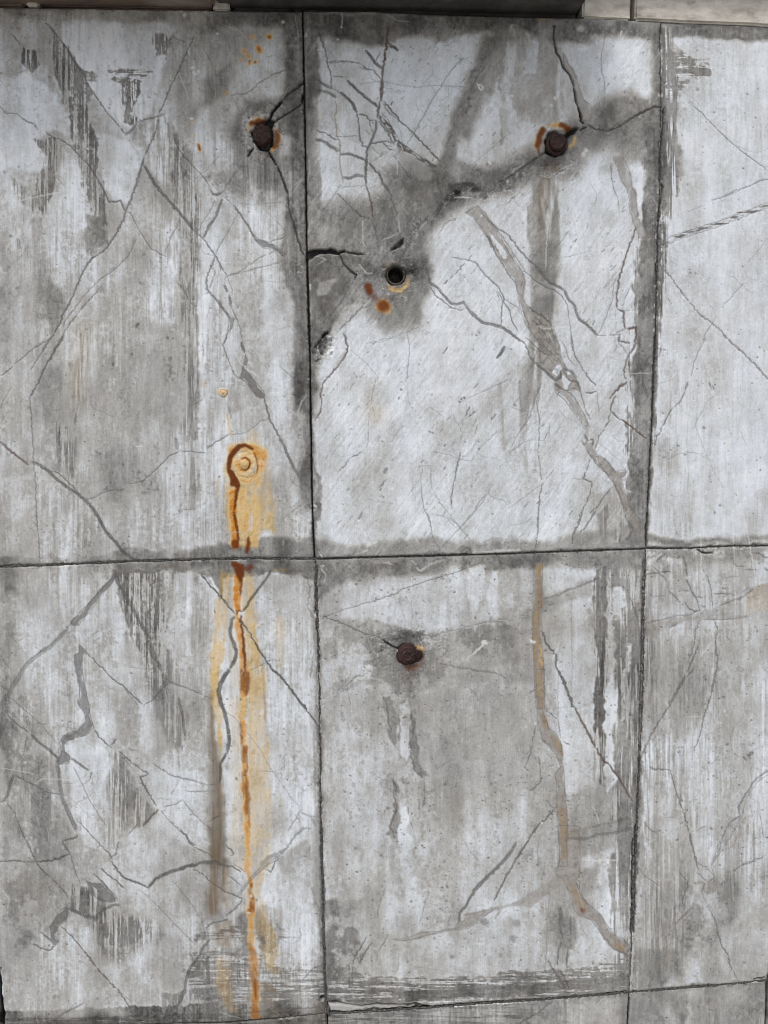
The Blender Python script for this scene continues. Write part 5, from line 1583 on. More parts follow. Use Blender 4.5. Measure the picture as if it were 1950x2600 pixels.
w 3 .8 | 440,320 400,335
w 1.4 .6 | 400,335 330,360
w 1.6 .8 | 1280,1245 1350,1170 1420,1110
Z w .95 14 4 | 1425,1090 1440,1110
w 1.2 .6 | 490,920 560,885
w 2 .8 | 725,600 720,635
w 3 .7 | 500,260 520,250
w 3 .6 | 30,330 60,380 200,385 500,375 800,372 1000,362
w 5 .55 | 1330,345 1500,335 1659,328
w 1.8 .6 | 1659,120 1620,190 1575,270
Z v .8 7 2 | 614,688 695,907 655,655 530,1650 915,747
Z v .35 24 8 | 625,905
Q .9 12 g | 440,1040 640,1000 800,950 940,1050 1080,1040 1080,1280 940,1350 880,1420 700,1400 560,1360 400,1400 380,1280 500,1180
K .22 16 | 640,1090 760,1030 900,1050 880,1110 780,1110 700,1150
k 2.4 .8 | 570,1080 650,1140 700,1160 740,1130
D .45 10 m | 700,1280 760,1320 860,1290 880,1200 850,1150 900,1170 910,1220 880,1310 800,1345 740,1345
Z r .5 20 10 | 900,1150 880,1140
Z k .8 42 8 | 790,1215 870,1220
O .35 20 | 700,1350 860,1350 800,1450 740,1440
k 2.4 .95 | 1000,368 1050,362
k 2 .9 | 1210,358 1280,350
v 5 .5 | 1180,330 1240,290 1300,310 1320,350
N .5 .8 8 | 1190,340 1240,285 1300,300 1320,350
v 2 .5 | 640,1290 560,1290
w 2 .35 | 450,1060 480,1160 520,1200
w 2 .3 | 400,1200 390,1290 440,1310
w 2 .35 | 870,1070 900,1110
w 3 .3 | 380,1410 480,1400 580,1420
@ 800 1700
v 3 .5 | 560,200 600,280 615,380 630,490
v 3.5 .5 | 700,370 715,500 710,600
v 4 .55 | 800,460 800,600 810,720 840,850 900,900 925,920
v 4 .6 | 670,980 660,1050 690,1150 660,1250 625,1320 660,1370 670,1410
v 3 .5 | 920,930 925,1050 910,1170
v 3 .5 | 780,1150 800,1260 820,1340
v 3 .45 | 880,1080 880,1230
v 1.6 .55 | 300,300 250,60
v 2 .4 | 1000,790 1030,840 1150,760
Z v .7 14 4 | 610,1385 1097,967 350,1510 555,1565 607,1170 665,1410
Z v .85 7 2 | 528,323 447,550 1230,530 1213,618 962,1362 430,665 760,405 1560,900
v 3 .7 | 770,400 740,408
v 2.4 .6 | 1105,268 1125,262
w 1.4 .7 | 975,1210 1000,1195 1035,1240
w 2 .7 | 265,655 285,652
w 1 .4 | 1072,870 1070,1300
v 4 .7 | 1659,1530 1600,1590 1540,1659
v 7 .28 | 940,1050 1000,1020
@ 1200 1700
v 4.5 .82 | 715,0 770,90 800,180 840,270 835,315 865,325
b 5.5 .8 | 865,325 900,400 960,510 1000,590 1040,665
b 5.5 .8 | 1040,665 1080,720 1120,785 1150,800
b 5 .8 | 1150,800 1200,870 1250,950 1300,1030 1350,1110
v 1.2 .5 | 720,0 720,430 740,580
T .9 3 | 530,0 605,0 610,200 600,380 640,490 720,560 750,640 760,800 770,870 775,1000 790,1150 800,1300 790,1450 800,1659 725,1659 735,1500 720,1350 710,1150 705,950 695,880 740,820 710,730 650,650 590,600 570,500 545,430 545,300
O 0.67 5 | 560,380 600,390 640,480 640,510 590,490
R 0.10 5 m | 560,380 600,390 640,480 640,510 590,490
O 0.58 5 | 560,120 605,120 605,260 550,260
R 0.09 5 m | 560,120 605,120 605,260 550,260
O 0.48 5 | 640,520 740,590 755,740 700,680
R 0.08 5 m | 640,520 740,590 755,740 700,680
O 0.45 6 | 720,1150 790,1180 790,1400 740,1390
R 0.07 6 m | 720,1150 790,1180 790,1400 740,1390
T .55 4 | 800,1370 890,1380 905,1659 800,1659
v 2.6 .72 | 525,480 510,600 490,700 440,830 490,865
v 2.4 .66 | 550,730 565,780 570,900 590,910
v 2.4 .7 | 590,912 520,1000 470,1030
v 3 .74 | 610,345 670,380 725,435
v 2 .66 | 725,440 740,570
v 2.4 .66 | 760,610 825,635
v 4.2 .74 | 690,1175 620,1260 550,1310 490,1400 430,1500 340,1640
v 3 .68 | 370,1450 320,1550 220,1659
v 3 .5 | 620,1100 660,1150 690,1170
v 6 .42 | 800,1420 950,1430 1060,1390 1180,1380 1350,1340
v 5 .3 | 820,1370 950,1340 1100,1310 1300,1260
v 1.3 .5 | 660,330 800,315
v 1.6 .55 | 490,190 530,180
v 2 .5 | 1090,600 1095,640
w 1.8 .6 | 1005,1140 1040,1210 1070,1300
w 2.4 .8 | 940,1612 1060,1610 1220,1605
Z w .85 9 2 | 955,1610 1080,1610 1070,1630 582,1294 530,460 895,345 935,340
w 2.6 .35 | 400,1020 480,1030
Z v .7 10 3 | 230,900 150,970 1335,378
v 1.8 .6 | 1500,820 1530,840
@ 1200 2100
T .92 3 | 720,-10 800,-10 905,0 905,200 900,420 870,440 900,540 960,640 1030,690 1080,740 1150,850 1200,910 1260,950 1320,1000 1320,1100 1250,1050 1180,1020 1130,950 1070,880 1000,780 950,760 890,740 850,680 830,600 790,500 760,440 720,420 700,380 735,300
O 0.48 6 | 735,0 800,0 800,250 740,280
R 0.08 6 m | 735,0 800,0 800,250 740,280
O 0.48 6 | 810,460 900,560 960,650 940,740 880,680 850,600
R 0.08 6 m | 810,460 900,560 960,650 940,740 880,680 850,600
Z d .55 20 8 | 930,700
O 0.56 8 | 1190,940 1280,980 1270,1030 1190,1010
R 0.09 8 m | 1190,940 1280,980 1270,1030 1190,1010
T .72 4 | 720,400 780,490 700,520 620,570 560,620 480,680 400,670 320,670 250,690 190,785 180,770 230,700 160,690 80,750 0,820 0,760 150,680 320,655 400,620 480,560 590,480 650,450
v 4.2 .72 | 540,0 450,140 360,290 290,410 230,520 180,620
v 5.5 .66 | 370,120 310,240 200,350 110,440 0,560
v 3 .68 | 740,850 760,940
v 3.2 .72 | 750,970 720,1060 720,1170
v 4 .72 | 720,1190 770,1260 810,1340
v 3.4 .62 | 800,1020 795,1190
b 6 .5 | 640,1130 720,1260 780,1360 800,1420
v 3 .6 | 630,1130 680,1200
v 9 .5 | 740,680 745,760 740,830
v 5 .5 | 825,760 825,900
v 2.6 .68 | 870,440 905,460 895,530
v 1.3 .5 | 550,100 550,400
v 1.4 .55 | 650,550 630,800 620,1100 605,1220
v 1.3 .5 | 900,780 930,870 970,930
v 3.4 .55 | 680,1460 560,1560 400,1650
v 3 .6 | 1250,1040 1320,1090
v 3 .6 | 1200,1030 1280,1070 1310,1110
v 3 .6 | 1250,930 1320,990
v 2 .6 | 800,1170 850,1210
w 1.6 .4 | 870,1200 930,1280
Z v .55 30 10 | 370,810 110,810 340,940
Z v .55 14 6 | 610,395 230,1080
w 2.6 .6 | 0,1497 150,1485 350,1475
w 2.6 .55 | 350,1475 600,1455 800,1435 950,1425
w 5 .6 g | 1150,1405 1260,1400
k 2.2 .85 | 0,1488 250,1472 500,1462 700,1445
k 1.8 .7 | 700,1445 900,1425 1100,1410 1300,1385
w 1.5 .5 | 1020,1520 1120,1430
w 1.5 .35 | 950,1650 1100,1480
k 2.4 .85 | 1350,100 1345,600 1335,900
w 5 .5 | 1340,640 1350,800 1350,1050 1335,1300
@ 800 2100
v 6.2 .7 | 1659,190 1600,270 1480,390 1370,490 1310,590 1270,670 1220,720 1215,800
v 3.6 .68 | 1659,330 1580,480 1510,610
T .75 3 | 1180,830 1220,800 1260,790 1255,740 1300,740 1400,710 1500,690 1500,700 1400,770 1300,850 1180,870
T .7 3 | 640,950 800,930 900,890 1050,880 1180,850 1180,865 1100,885 1000,900 900,930 780,955
v 3 .72 | 435,930 390,1010 340,1080 320,1160
v 3 .7 | 480,970 420,1060 370,1150
v 2.4 .62 | 620,900 580,980 535,1045
v 2.6 .55 | 320,1160 310,1300
v 1.6 .5 | 285,1160 288,1400
v 1.6 .5 | 700,990 700,1200 670,1230
v 2 .45 | 960,540 930,640 880,820
v 2 .5 | 1150,740 1110,830
v 4 .4 | 590,520 555,620 520,760
v 1.3 .4 | 870,1180 1080,1210 1230,1250
Z v .6 22 8 | 1148,1092 345,970 165,730 1410,800 140,640
Z v .7 11 4 | 607,58 665,80 557,238 480,628 805,632 1105,620 350,185 1110,500
V .5 8 m | 130,1030 300,1040 230,1180 210,1280 110,1290
K .75 3 | 105,1475 180,1465 240,1490 300,1492 560,1488 860,1488 900,1510 1010,1516 800,1530 500,1545 200,1566 110,1560
WH .25 4 | 125,1485 240,1495 360,1505 420,1530 300,1550 130,1556
N .62 1 2 | 115,1482 240,1495 400,1502 600,1500 840,1500 860,1515 500,1540 200,1560 118,1555
E k 1 3 | 120,1486 240,1498 400,1506 600,1504 840,1504 850,1514 500,1536 200,1556 122,1550
v 4 .7 | 400,1530 540,1520
c 3 .6 | 100,1460 180,1465 240,1488 300,1495
w 1.8 .5 | 300,1496 560,1488 860,1482 880,1500
Z v .9 12 4 | 785,1505
k 3 .9 | 830,1525 1010,1518
w 3.5 .8 | 1100,1510 1250,1502
w 3 .7 | 1250,1502 1450,1490 1659,1478
k 2 .85 | 1000,1512 1300,1490 1659,1465
@ 400 850
C .8 16 m | 600,930 740,890 760,820 860,860 870,930 930,1010 945,1150 935,1300 960,1400 985,1659 600,1659 590,1200 580,1080
R .85 7 m | 605,950 700,905 810,920 870,950 925,1020 930,1100 890,1180 880,1260 820,1330 790,1290 830,1220 850,1120 830,1040 790,990 700,980 640,1010 610,1110 600,1200 585,1100
E r .6 8 | 690,1010 790,1010 835,1080 830,1170 780,1230 700,1200 650,1110
E r .8 8 | 780,1280 830,1250 800,1659 765,1659 765,1330
Z c .8 40 8 | 735,1080
R .5 8 m | 650,1030 740,1000 820,1040 840,1130 780,1220 700,1200 640,1130
r 6 1 | 690,1055 715,1042 740,1035 765,1048 778,1075 778,1105 762,1130 740,1145 710,1138 690,1115
d 2.6 .9 | 705,1045 745,1035 775,1060 780,1090 768,1122 740,1140 700,1135
r 5 .7 | 640,1060 620,1120 650,1180
R .8 4 g | 640,1080 680,1060 700,1110 680,1140 640,1130
d 2 .6 | 800,985 835,1040 846,1110 835,1170
d 13 .92 | 800,960 740,930 690,940 640,990 610,1040 600,1100 600,1160
d 14 .95 | 615,1160 640,1210 670,1265
d 10 .95 | 625,1200 625,1260 670,1270
d 9 .9 | 680,1280 665,1330
d 6 .85 | 665,1330 655,1430 645,1480
d 3.4 .8 | 650,1490 655,1580 670,1659
d 2 .6 | 690,985 740,975 790,1000
r 5 .95 | 800,985 840,1050 848,1130 820,1200 770,1240 690,1220
r 4.5 .7 | 795,1290 815,1300 830,1250 860,1200
r 2 .6 | 795,1290 800,1450 815,1659
R .95 5 m | 600,1290 680,1300 680,1400 670,1659 620,1659 605,1450
R .5 6 m | 690,1290 760,1300 765,1659 700,1659
R .6 4 m | 730,1500 765,1490 765,1659 745,1659
R .3 8 m | 820,1300 870,1300 870,1659 810,1659
c 5 .8 | 940,1200 950,1400 965,1500 975,1659
c 5 .6 | 585,660 600,760 625,860
c 6 .4 | 520,1180 510,1300 520,1400
r 2.6 .4 | 610,800 630,860
Z r .55 26 10 | 545,485
Z r .7 14 4 | 520,480 585,475 560,510
Z c .9 9 4 | 550,485
Z c .3 26 12 | 400,420
v 1.3 .6 | 520,470 545,455 585,470 590,495 555,515 515,500
O .2 14 | 250,560 290,560 300,800 270,860
@ 400 1300
R 1 5 | 605,-5 660,-5 690,200 695,300 625,305
D .75 4 | 640,240 690,240 695,310 620,315
d 5 .85 | 640,0 670,120 680,220 670,300
C .8 8 | 690,-5 870,-5 855,200 840,290 700,290
E c .9 5 | 765,-5 800,-5 800,150 765,150
R .45 5 m | 690,180 850,200 840,290 700,290
r 2.4 .7 | 755,0 750,120
r 2.4 .7 | 808,0 805,120 810,210
r 4 .5 | 790,180 830,100 860,50
d 9 .8 | 765,215 762,290 752,340
c 5 .8 | 955,0 970,100 980,190
D .92 5 | 630,430 720,445 725,540 700,610 680,570 650,520
D .5 8 | 700,460 830,470 800,500 720,500
R 1 5 | 640,520 720,560 705,700 700,830 650,850 630,740
d 5 .7 | 712,560 705,620 700,700
R .8 6 m | 655,880 710,900 740,1200 775,1340 770,1480 750,1560 700,1550 690,1400 680,1250 660,1000
d 5.5 .8 | 700,870 715,1000 722,1100 735,1222 740,1330
d 10 .5 | 735,1330 760,1400 748,1540
C .8 8 m | 545,500 600,520 570,900 550,1250 520,1450 540,1659 470,1659 440,1300 460,1000 500,700
C .75 9 m | 720,500 840,520 810,800 850,1000 880,1250 920,1500 920,1659 780,1659 750,1300 720,900
C .3 12 m | 610,500 650,540 650,860 660,1100 690,1500 700,1659 640,1659 600,1200
r 2.6 .5 | 880,1370 900,1450
r 10 .85 4 | 668,540 668,700 664,800
r 9 .8 3 | 664,800 672,870
r 9 .9 3 | 672,870 690,1000 700,1100
r 12 .9 3 | 700,1100 715,1250 725,1400
r 12 .8 3 | 728,1400 728,1500 720,1560
r 9 .55 3 | 718,1560 722,1659
r 3 .5 | 600,520 580,700 570,900 560,1100
r 2.4 .4 | 800,560 810,700 840,980
c 5 .7 | 545,560 520,760 500,960 480,1200 470,1400
D .5 6 m | 700,1330 770,1360 768,1480 745,1545 700,1500
o 5 .5 | 890,1380 895,1480
C .35 12 m | 980,880 1060,900 1100,1250 1020,1300
C .5 6 | 980,480 1100,470 1090,500 1000,510
O .5 6 | 1010,490 1120,490
O .35 6 | 160,370 240,365 230,390 180,390
o 9 .35 | 0,455 160,455 280,500 340,560
@ 400 1700
R .8 5 m | 690,-5 775,-5 768,200 750,235 700,220
C .85 5 g | 690,220 755,230 745,430 690,430
R .5 5 m | 680,330 700,340 690,420
R .74 5 m | 700,430 745,430 755,630 762,800 770,960 775,1200 780,1400 785,1560 742,1560 730,1350 715,1150 705,950 702,750
D .5 6 m | 705,640 752,630 758,790 706,790
D .45 6 m | 715,840 755,860 735,940
D .4 6 m | 730,930 768,960 772,1200 735,1220
d 4 .6 | 755,100 748,220
c 3 .7 | 690,220 680,400
C .85 7 m | 440,0 540,0 505,200 540,400 545,600 520,760 495,480 450,250
C .55 14 m | 780,0 910,0 940,600 955,1000 960,1659 790,1659 780,1000 760,400
C .3 14 m | 600,100 690,100 700,900 720,1400 730,1659 600,1659 620,1000
c 7 .6 | 820,460 825,600 820,720
c 6 .5 | 820,720 825,900 815,1100
c 8 .55 | 900,0 905,200 905,420
o 6 .45 | 890,60 900,200 910,330 905,450
c 7 .7 | 915,540 930,650 925,740
c 6 .55 | 910,850 940,950 940,1120
c 5 .4 | 1030,1050 1040,1200
O .85 14 v | 440,160 480,220 490,500 515,800 530,1000 540,1200 555,1690 415,1690 420,1000 425,600
N .54 .6 14 | 430,240 480,270 490,500 515,800 530,1000 540,1200 555,1659 425,1659 420,1000
O .7 10 | 450,330 480,330 495,600 515,800 525,1200 540,1659 450,1659 450,900
c 3.5 .6 | 530,960 535,1100
@ 400 1700
r 8 .9 4 | 728,-20 725,120 722,210
r 7 .6 3 | 718,220 715,420
r 6 .9 3 | 722,430 722,620
r 7 .9 4 | 728,640 730,790
r 7 .8 3 | 733,800 740,940
r 7 .9 4 | 742,950 748,1100 750,1230
r 6 .85 3 | 752,1240 760,1400 768,1570
r 1.6 .5 | 700,450 690,300 690,700
r 1.6 .5 | 775,640 785,800 790,1000
r 5 .8 2 | 700,-20 712,150
d 4 .5 4 | 700,440 706,560 704,640
d 3 .5 3 | 742,640 756,700 752,800
d 3 .4 3 | 716,860 722,960 724,1080
d 3 .45 3 | 768,1100 772,1220 776,1330
d 3 .55 2 | 700,10 705,120 700,200
d 2.4 .6 2 | 752,640 756,780 752,860
d 3 .5 3 | 745,980 760,1100 765,1230
r 2.4 .5 | 775,0 790,200 780,420 800,640
c 3 .7 | 770,560 780,760 790,1000 800,1300
@ 400 1300
r 2.6 .45 3 | 590,520 575,760 560,980
r 3 .4 3 | 760,520 775,760 800,1000 830,1240
c 7 .75 4 | 760,560 800,900 850,1300 880,1600
r 2 .35 2 | 500,900 470,1200 455,1500
c 4 .6 3 | 1000,900 1020,1200 1040,1330
@ 400 1700
r 3 .4 3 | 820,440 822,640 815,760
r 2.6 .4 3 | 925,560 935,660 925,740
r 2.4 .35 3 | 905,0 900,200
r 2 .4 2 | 500,160 530,420 545,640
c 9 .7 5 | 720,0 715,500 735,1000 750,1659
@ 400 2100
N .53 .55 14 | 415,-5 552,-5 555,500 560,780 490,800 410,780
O .9 14 v | 420,-5 552,-5 555,400 552,620 520,720 470,740 425,600
O .5 8 | 450,-5 545,-5 545,300 450,320
O .7 10 m | 490,800 620,790 640,900 595,940 600,1010 480,1000 490,900
V .35 5 | 430,1060 600,1010 780,1020 860,1065 420,1088
C .5 8 m | 820,330 920,350 880,600 950,800 1030,980 1000,1250 900,1200 850,900
C .4 12 m | 790,0 960,0 900,300 800,330
R .78 5 m | 730,-5 780,-5 800,400 810,480 820,620 815,800 822,1000 768,1000 760,800 750,500 738,250
D .5 4 g | 770,480 800,480 810,700 770,720
Z w .85 12 4 | 785,580 770,720
D .35 9 m | 768,1000 822,1010 850,1280 850,1400 855,1610 790,1610 790,1300 775,1100
R .75 5 | 768,1000 822,1010 850,1280 850,1400 855,1610 790,1610 790,1300 775,1100
d 5 .6 | 820,1280 830,1450
c 6 .5 | 570,350 595,500 575,700
O .7 6 | 870,1300 960,1320 1010,1400 900,1400
O .35 10 | 880,1400 1000,1400 1040,1600 900,1600
C .45 10 m | 490,1080 610,1080 640,1340 680,1560 600,1560 520,1340
O .4 8 | 510,1290 640,1290 640,1360 520,1360
O .3 10 | 600,1560 700,1560 700,1640 600,1640
O .3 20 | 860,1600 1400,1570 1400,1640 860,1659
@ 800 2100
O .35 20 | -20,1500 90,1500 90,1659 -20,1659
'''

run(DATA_TONE)
run(VALLEY)
# whole-face variation: run-off streaks, blotches, brush marks, tool marks of each slab
msk = {}
def smask(pts, soft=6):
    m = np.zeros((H, W), np.float32); r = poly_mask([(x / .8508, y / .8508) for x, y in pts], soft, 0)
    m[r[0]] = r[1]; return m
mM1 = smask([(657, -20), (1432, -20), (1396, 1188), (683, 1207)])
mM2 = smask([(683, 1209), (1396, 1190), (1362, 2140), (706, 2178)])
mR1 = smask([(1432, -20), (1700, -20), (1700, 1182), (1396, 1188)])
mL = np.clip(1 - mM1 - mM2 - smask([(1396, -20), (1700, -20), (1700, 2300), (1330, 2300)]), 0, 1)
mR2 = np.clip(1 - mM1 - mM2 - mR1 - mL, 0, 1)
def boxblur(a, r):
    for ax in (0, 1):
        p = np.pad(a, [(r + 1, r)] + [(0, 0)] if ax == 0 else [(0, 0), (r + 1, r)], mode='edge').cumsum(ax, dtype=np.float64)
        a = ((p[2 * r + 1:] - p[:-2 * r - 1]) if ax == 0 else (p[:, 2 * r + 1:] - p[:, :-2 * r - 1])) / (2 * r + 1)
        a = a.astype(np.float32)
    return a
# damp stains: darker at the heart, paler and blotched at the margin, a faint tide line at the edge
damp = sstep((.63 - tone) / .13)
core = boxblur(boxblur(damp, 14), 14)
edge = np.clip(damp * (1 - damp) * 4, 0, 1)
tone += damp * ((.5 - core) * .05 + .022 * mid + .022 * big + .014 * fine) - edge * .015
cloud = fbm(70, 95, 5, 41, .62)
pat = sstep(big * .7 + cloud * .5 + .1)                     # where brushing shows
tone += (.016 * big + .020 * wet + .022 * cloud).astype(np.float32)
gate = sstep(cloud * .6 + .45)                              # rough and smooth patches alternate
tone += mM1 * (.016 * diagb + .012 * diag * gate + .010 * fine * gate + .020 * mid)
tone += mM2 * (.024 * mid + .010 * wet + .012 * fine * gate)
tone += mR1 * (.012 * mid + .010 * strv * pat + .014 * wet + .006 * fine)
tone += mL * (.024 * mid + .026 * strv * pat + .016 * fine * gate + .016 * wet)
tone += mR2 * (.020 * mid + .030 * strv * pat + .012 * fine * gate + .014 * wet)
tone += .009 * grain
# darker soiled freckles gathered in clouds
fr = sstep((fine * .55 + mid * .9 + big * .6 - .9) * .55)
tone -= fr * (.10 * mL + .05 * mM1 + .08 * mM2 + .03 * mR1 + .08 * mR2)
fl = sstep((-mid * .7 - wet * .9 + fine * .3 - .9) * .6)
tone += fl * .05
del diagb
for c_ in (JL[1:], JL2, JR[1:], JR2, MID, BOT, TOP):         # dirt worked into the arrises
    run('@ 0 0 1\nn 15 .50 .55 14 m | ' + ' '.join('%.1f,%.1f' % p for p in c_) + '\nn 5 .42 .6 6 g | ' + ' '.join('%.1f,%.1f' % p for p in c_))

def to_runs(pts): return pts
for c_, w_, v_ in ((JL[1:], 3.0, .95), (MID, 2.0, .7)):
    stroke(Lr['k'], c_, w_ * .75, v_, 1.2, .7, 1.1, False); stroke(Lr['v'], c_, w_ + 4, .4, 5, .9, .8, False)
stroke(Lr['k'], [p for p in JL if 600 < p[1] < 920], 4.2, 1, 1.2, .4)
stroke(Lr['k'], [p for p in MID if 790 < p[0] < 1200], 2.6, 1, 1.2, .3)
def broken(layer, curve, w, val, on, off, seed, side=0.0):
    r = random.Random(seed); P = refine(curve, 5, .5); i = 0
    while i < len(P) - 3:
        n = int(r.uniform(*on)); seg = [p + np.array([side + r.gauss(0, .7), 0]) for p in P[i:i + n]]
        if len(seg) > 1: stroke(Lr[layer], seg, w * r.uniform(.6, 1.4), val * r.uniform(.6, 1), 1.1, .6, .8)
        i += n + int(r.uniform(*off))
stroke(Lr['v'], JL2, 9, .34, 5); broken('k', JL2, 1.5, .7, (5, 25), (2, 14), 1, 2); broken('v', JL2, 2, .6, (5, 25), (2, 8), 2, -3)
broken('w', JL2, 2.6, .6, (3, 16), (2, 20), 3); broken('w', JR2, 2.6, .5, (2, 10), (6, 26), 4, 1); broken('v', JR2, 4, .7, (6, 30), (2, 8), 5)
broken('w', JR[4:9], 2.6, .7, (1, 4), (3, 9), 6, -6); broken('k', JR[1:], 2.4, .8, (6, 26), (3, 12), 7, -1); broken('v', JR[1:], 8, .5, (6, 26), (3, 12), 8)
broken('w', MID, 2, .4, (2, 9), (8, 40), 9); broken('w', JL[5:], 2.4, .5, (1, 5), (8, 30), 10, 4)
stroke(Lr['k'], BOT[:4], 2, .6, 1.2); stroke(Lr['v'], BOT, 7, .4, 4)
run(DATA_LINES); run(DATA_LINES2)

# pits, dashes and specks
def scatter(n, region, draw, seed):
    r = random.Random(seed); k = 0; t = 0
    while k < n and t < n * 30:
        t += 1
        x = r.uniform(0, W - 1); y = r.uniform(0, H - 1)
        if region[int(y), int(x)] > .5 and r.random() < .25 + .5 * (mid[int(y), int(x)] > 0) + .25 * (big[int(y), int(x)] > 0):
            draw(r, x, y); k += 1
def dash(r, x, y):
    L = r.choice([3, 4, 5, 6, 8, 12, 16]) * r.uniform(.7, 1.3); a = math.radians(r.gauss(38, 8))
    stroke(Lr['v'], [(x, y), (x + L * math.sin(a), y - L * math.cos(a))], r.choice([1, 1.2, 1.5, 2, 2.6]), r.uniform(.3, .72), 1, .5)
def pale_dash(r, x, y):
    L = r.uniform(5, 16); a = math.radians(r.gauss(38, 8))
    stroke(Lr['w'], [(x, y), (x + L * math.sin(a), y - L * math.cos(a))], 1.2, r.uniform(.12, .32), 1, .5)
def pit(r, x, y):
    s = r.choice([1.6, 2, 2.2, 2.8, 3.6]); L = r.uniform(.3, 2.2)
    stroke(Lr['v'], [(x, y), (x + L + .1, y + r.uniform(-.4, .4))], s, r.uniform(.35, .85), 1.1, 0, 0, False)
def smudge(r, x, y):
    s = r.uniform(3, 9)
    stroke(Lr['v'], [(x, y), (x + r.uniform(-2, 2), y + s)], s, r.uniform(.12, .32), 3, 1)
def scratch(r, x, y):
    L = r.uniform(8, 70); a = r.gauss(0, .12) if r.random() < .7 else r.uniform(-1.5, 1.5)
    stroke(Lr['w'], [(x, y), (x + L * math.sin(a) / 2 + r.uniform(-2, 2), y + L * math.cos(a) / 2), (x + L * math.sin(a), y + L * math.cos(a))], 1.1, r.uniform(.12, .4), 1, .5)
def dscratch(r, x, y):
    L = r.uniform(15, 90)
    stroke(Lr['v'], [(x, y), (x + r.gauss(0, 2), y + L)], 1.1, r.uniform(.12, .32), 1, .4)
def hair(r, x, y):
    a = r.uniform(-math.pi, math.pi) if r.random() < .4 else r.gauss(.6, .5); P = [(x, y)]; n = r.randint(3, 10)
    for _ in range(n):
        a += r.gauss(0, .35); s = r.uniform(6, 20); x += s * math.sin(a); y += s * math.cos(a); P.append((x, y))
    stroke(Lr['v'], P, r.uniform(.9, 1.4), r.uniform(.25, .55), 1, .9, .6)
scatter(110, mL + mM2 + mR2, hair, 20); scatter(45, mM1, hair, 21); scatter(14, mR1, hair, 22)
web = np.zeros((H, W), np.float32); web[150:560, 800:1160] = 1; scatter(46, web, hair, 23)
scatter(700, mM1, dash, 1); scatter(420, mM1, pale_dash, 2); scatter(150, mM1, pit, 3)
scatter(1500, mM2, pit, 4); scatter(160, mM2, smudge, 5); scatter(90, mM2, scratch, 6)
scatter(900, mL, pit, 7); scatter(420, mL, smudge, 8); scatter(330, mL, scratch, 9); scatter(300, mL, dscratch, 10)
scatter(200, mR1, pit, 11); scatter(120, mR1, scratch, 12); scatter(60, mR1, dscratch, 13)
scatter(420, mR2, pit, 14); scatter(200, mR2, smudge, 15); scatter(160, mR2, scratch, 16); scatter(200, mR2, dscratch, 17)

def shift(a, dy, dx):
    return np.roll(np.roll(a, dy, 0), dx, 1)
def blur3(a):
    a = .25 * np.roll(a, 1, 0) + .5 * a + .25 * np.roll(a, -1, 0)
    return .25 * np.roll(a, 1, 1) + .5 * a + .25 * np.roll(a, -1, 1)
def blurn(a, n):
    for _ in range(n): a = blur3(a)
    return a
# the pale granules left in calcite veins and rust blooms
tan_n = sstep((mid * .8 + fine * .6) * .45 + .5)
Lr['t'] *= .75 + .25 * sstep(mid * .6 + .8)
Lr['r'] *= .72 + .28 * sstep((fine + grain * .5) * .8 + .8)
Lr['c'] *= .7 + .3 * sstep((mid * .5 + wet * .5) * .7 + .6)
Lr['o'] *= .72 + .28 * sstep(strv * .6 + .6)
# the brown halo round the rusted bolts and the open sleeve
def crater(px, py, r, dep, sx=1.0, sy=1.0, p=1.0):
    x0, x1 = int(max(0, px - r * sx * 1.4)), int(min(W, px + r * sx * 1.4)); y0, y1 = int(max(0, py - r * sy * 1.4)), int(min(H, py + r * sy * 1.4))
    sl = (slice(y0, y1), slice(x0, x1))
    d = np.hypot((XX[sl] - px) / sx + 2 * wx[sl], (YY[sl] - py) / sy + 2 * wy[sl])
    hgt[sl] -= dep * sstep(1.15 - (d / r)) ** p
hgt = -.55 * Lr['v'] - .25 * Lr['b']
hgt -= 7.0 * blurn(Lr['k'], 2)
rough = blurn(Lr['q'], 3)
ridge = 1 - np.abs(mid + .4 * fine)
hgt += rough * (.75 * fine + .35 * grain - 1.2 + 1.0 * mid + .9 * ridge)
tone += rough * (.030 * fine + .025 * grain + .05 * sstep(ridge * 2 - 1.1) - .03)  # relief shading painted into tone: ridges paler, the rough patch darker
hgt += .10 * mid + .05 * fine + .22 * big + mM1 * (.10 * diag) + .05 * strv * (1 - mM1)
hgt += .25 * Lr['w'] + .12 * Lr['c'] * fine
hgt -= .15 * Lr['t']
crater(665, 340, 27, 9, p=1.3); crater(668, 345, 62, 2.2)
crater(1413, 368, 30, 9, p=1.3); crater(1416, 372, 66, 2.6); crater(1445, 335, 16, 7, 1.8, .7)
crater(1036, 1670, 36, 9, p=1.2); crater(1030, 1640, 56, 3, 1.2, .9); crater(1000, 1660, 80, 1.8)
crater(1006, 700, 25, 14, p=.6); crater(1006, 706, 60, 4)
crater(1174, 484, 17, 7, 2.6, 1.0); crater(1165, 492, 9, 4, 1.6, .9); crater(1210, 487, 9, 4, 1.6, .9)
crn = random.Random(3)
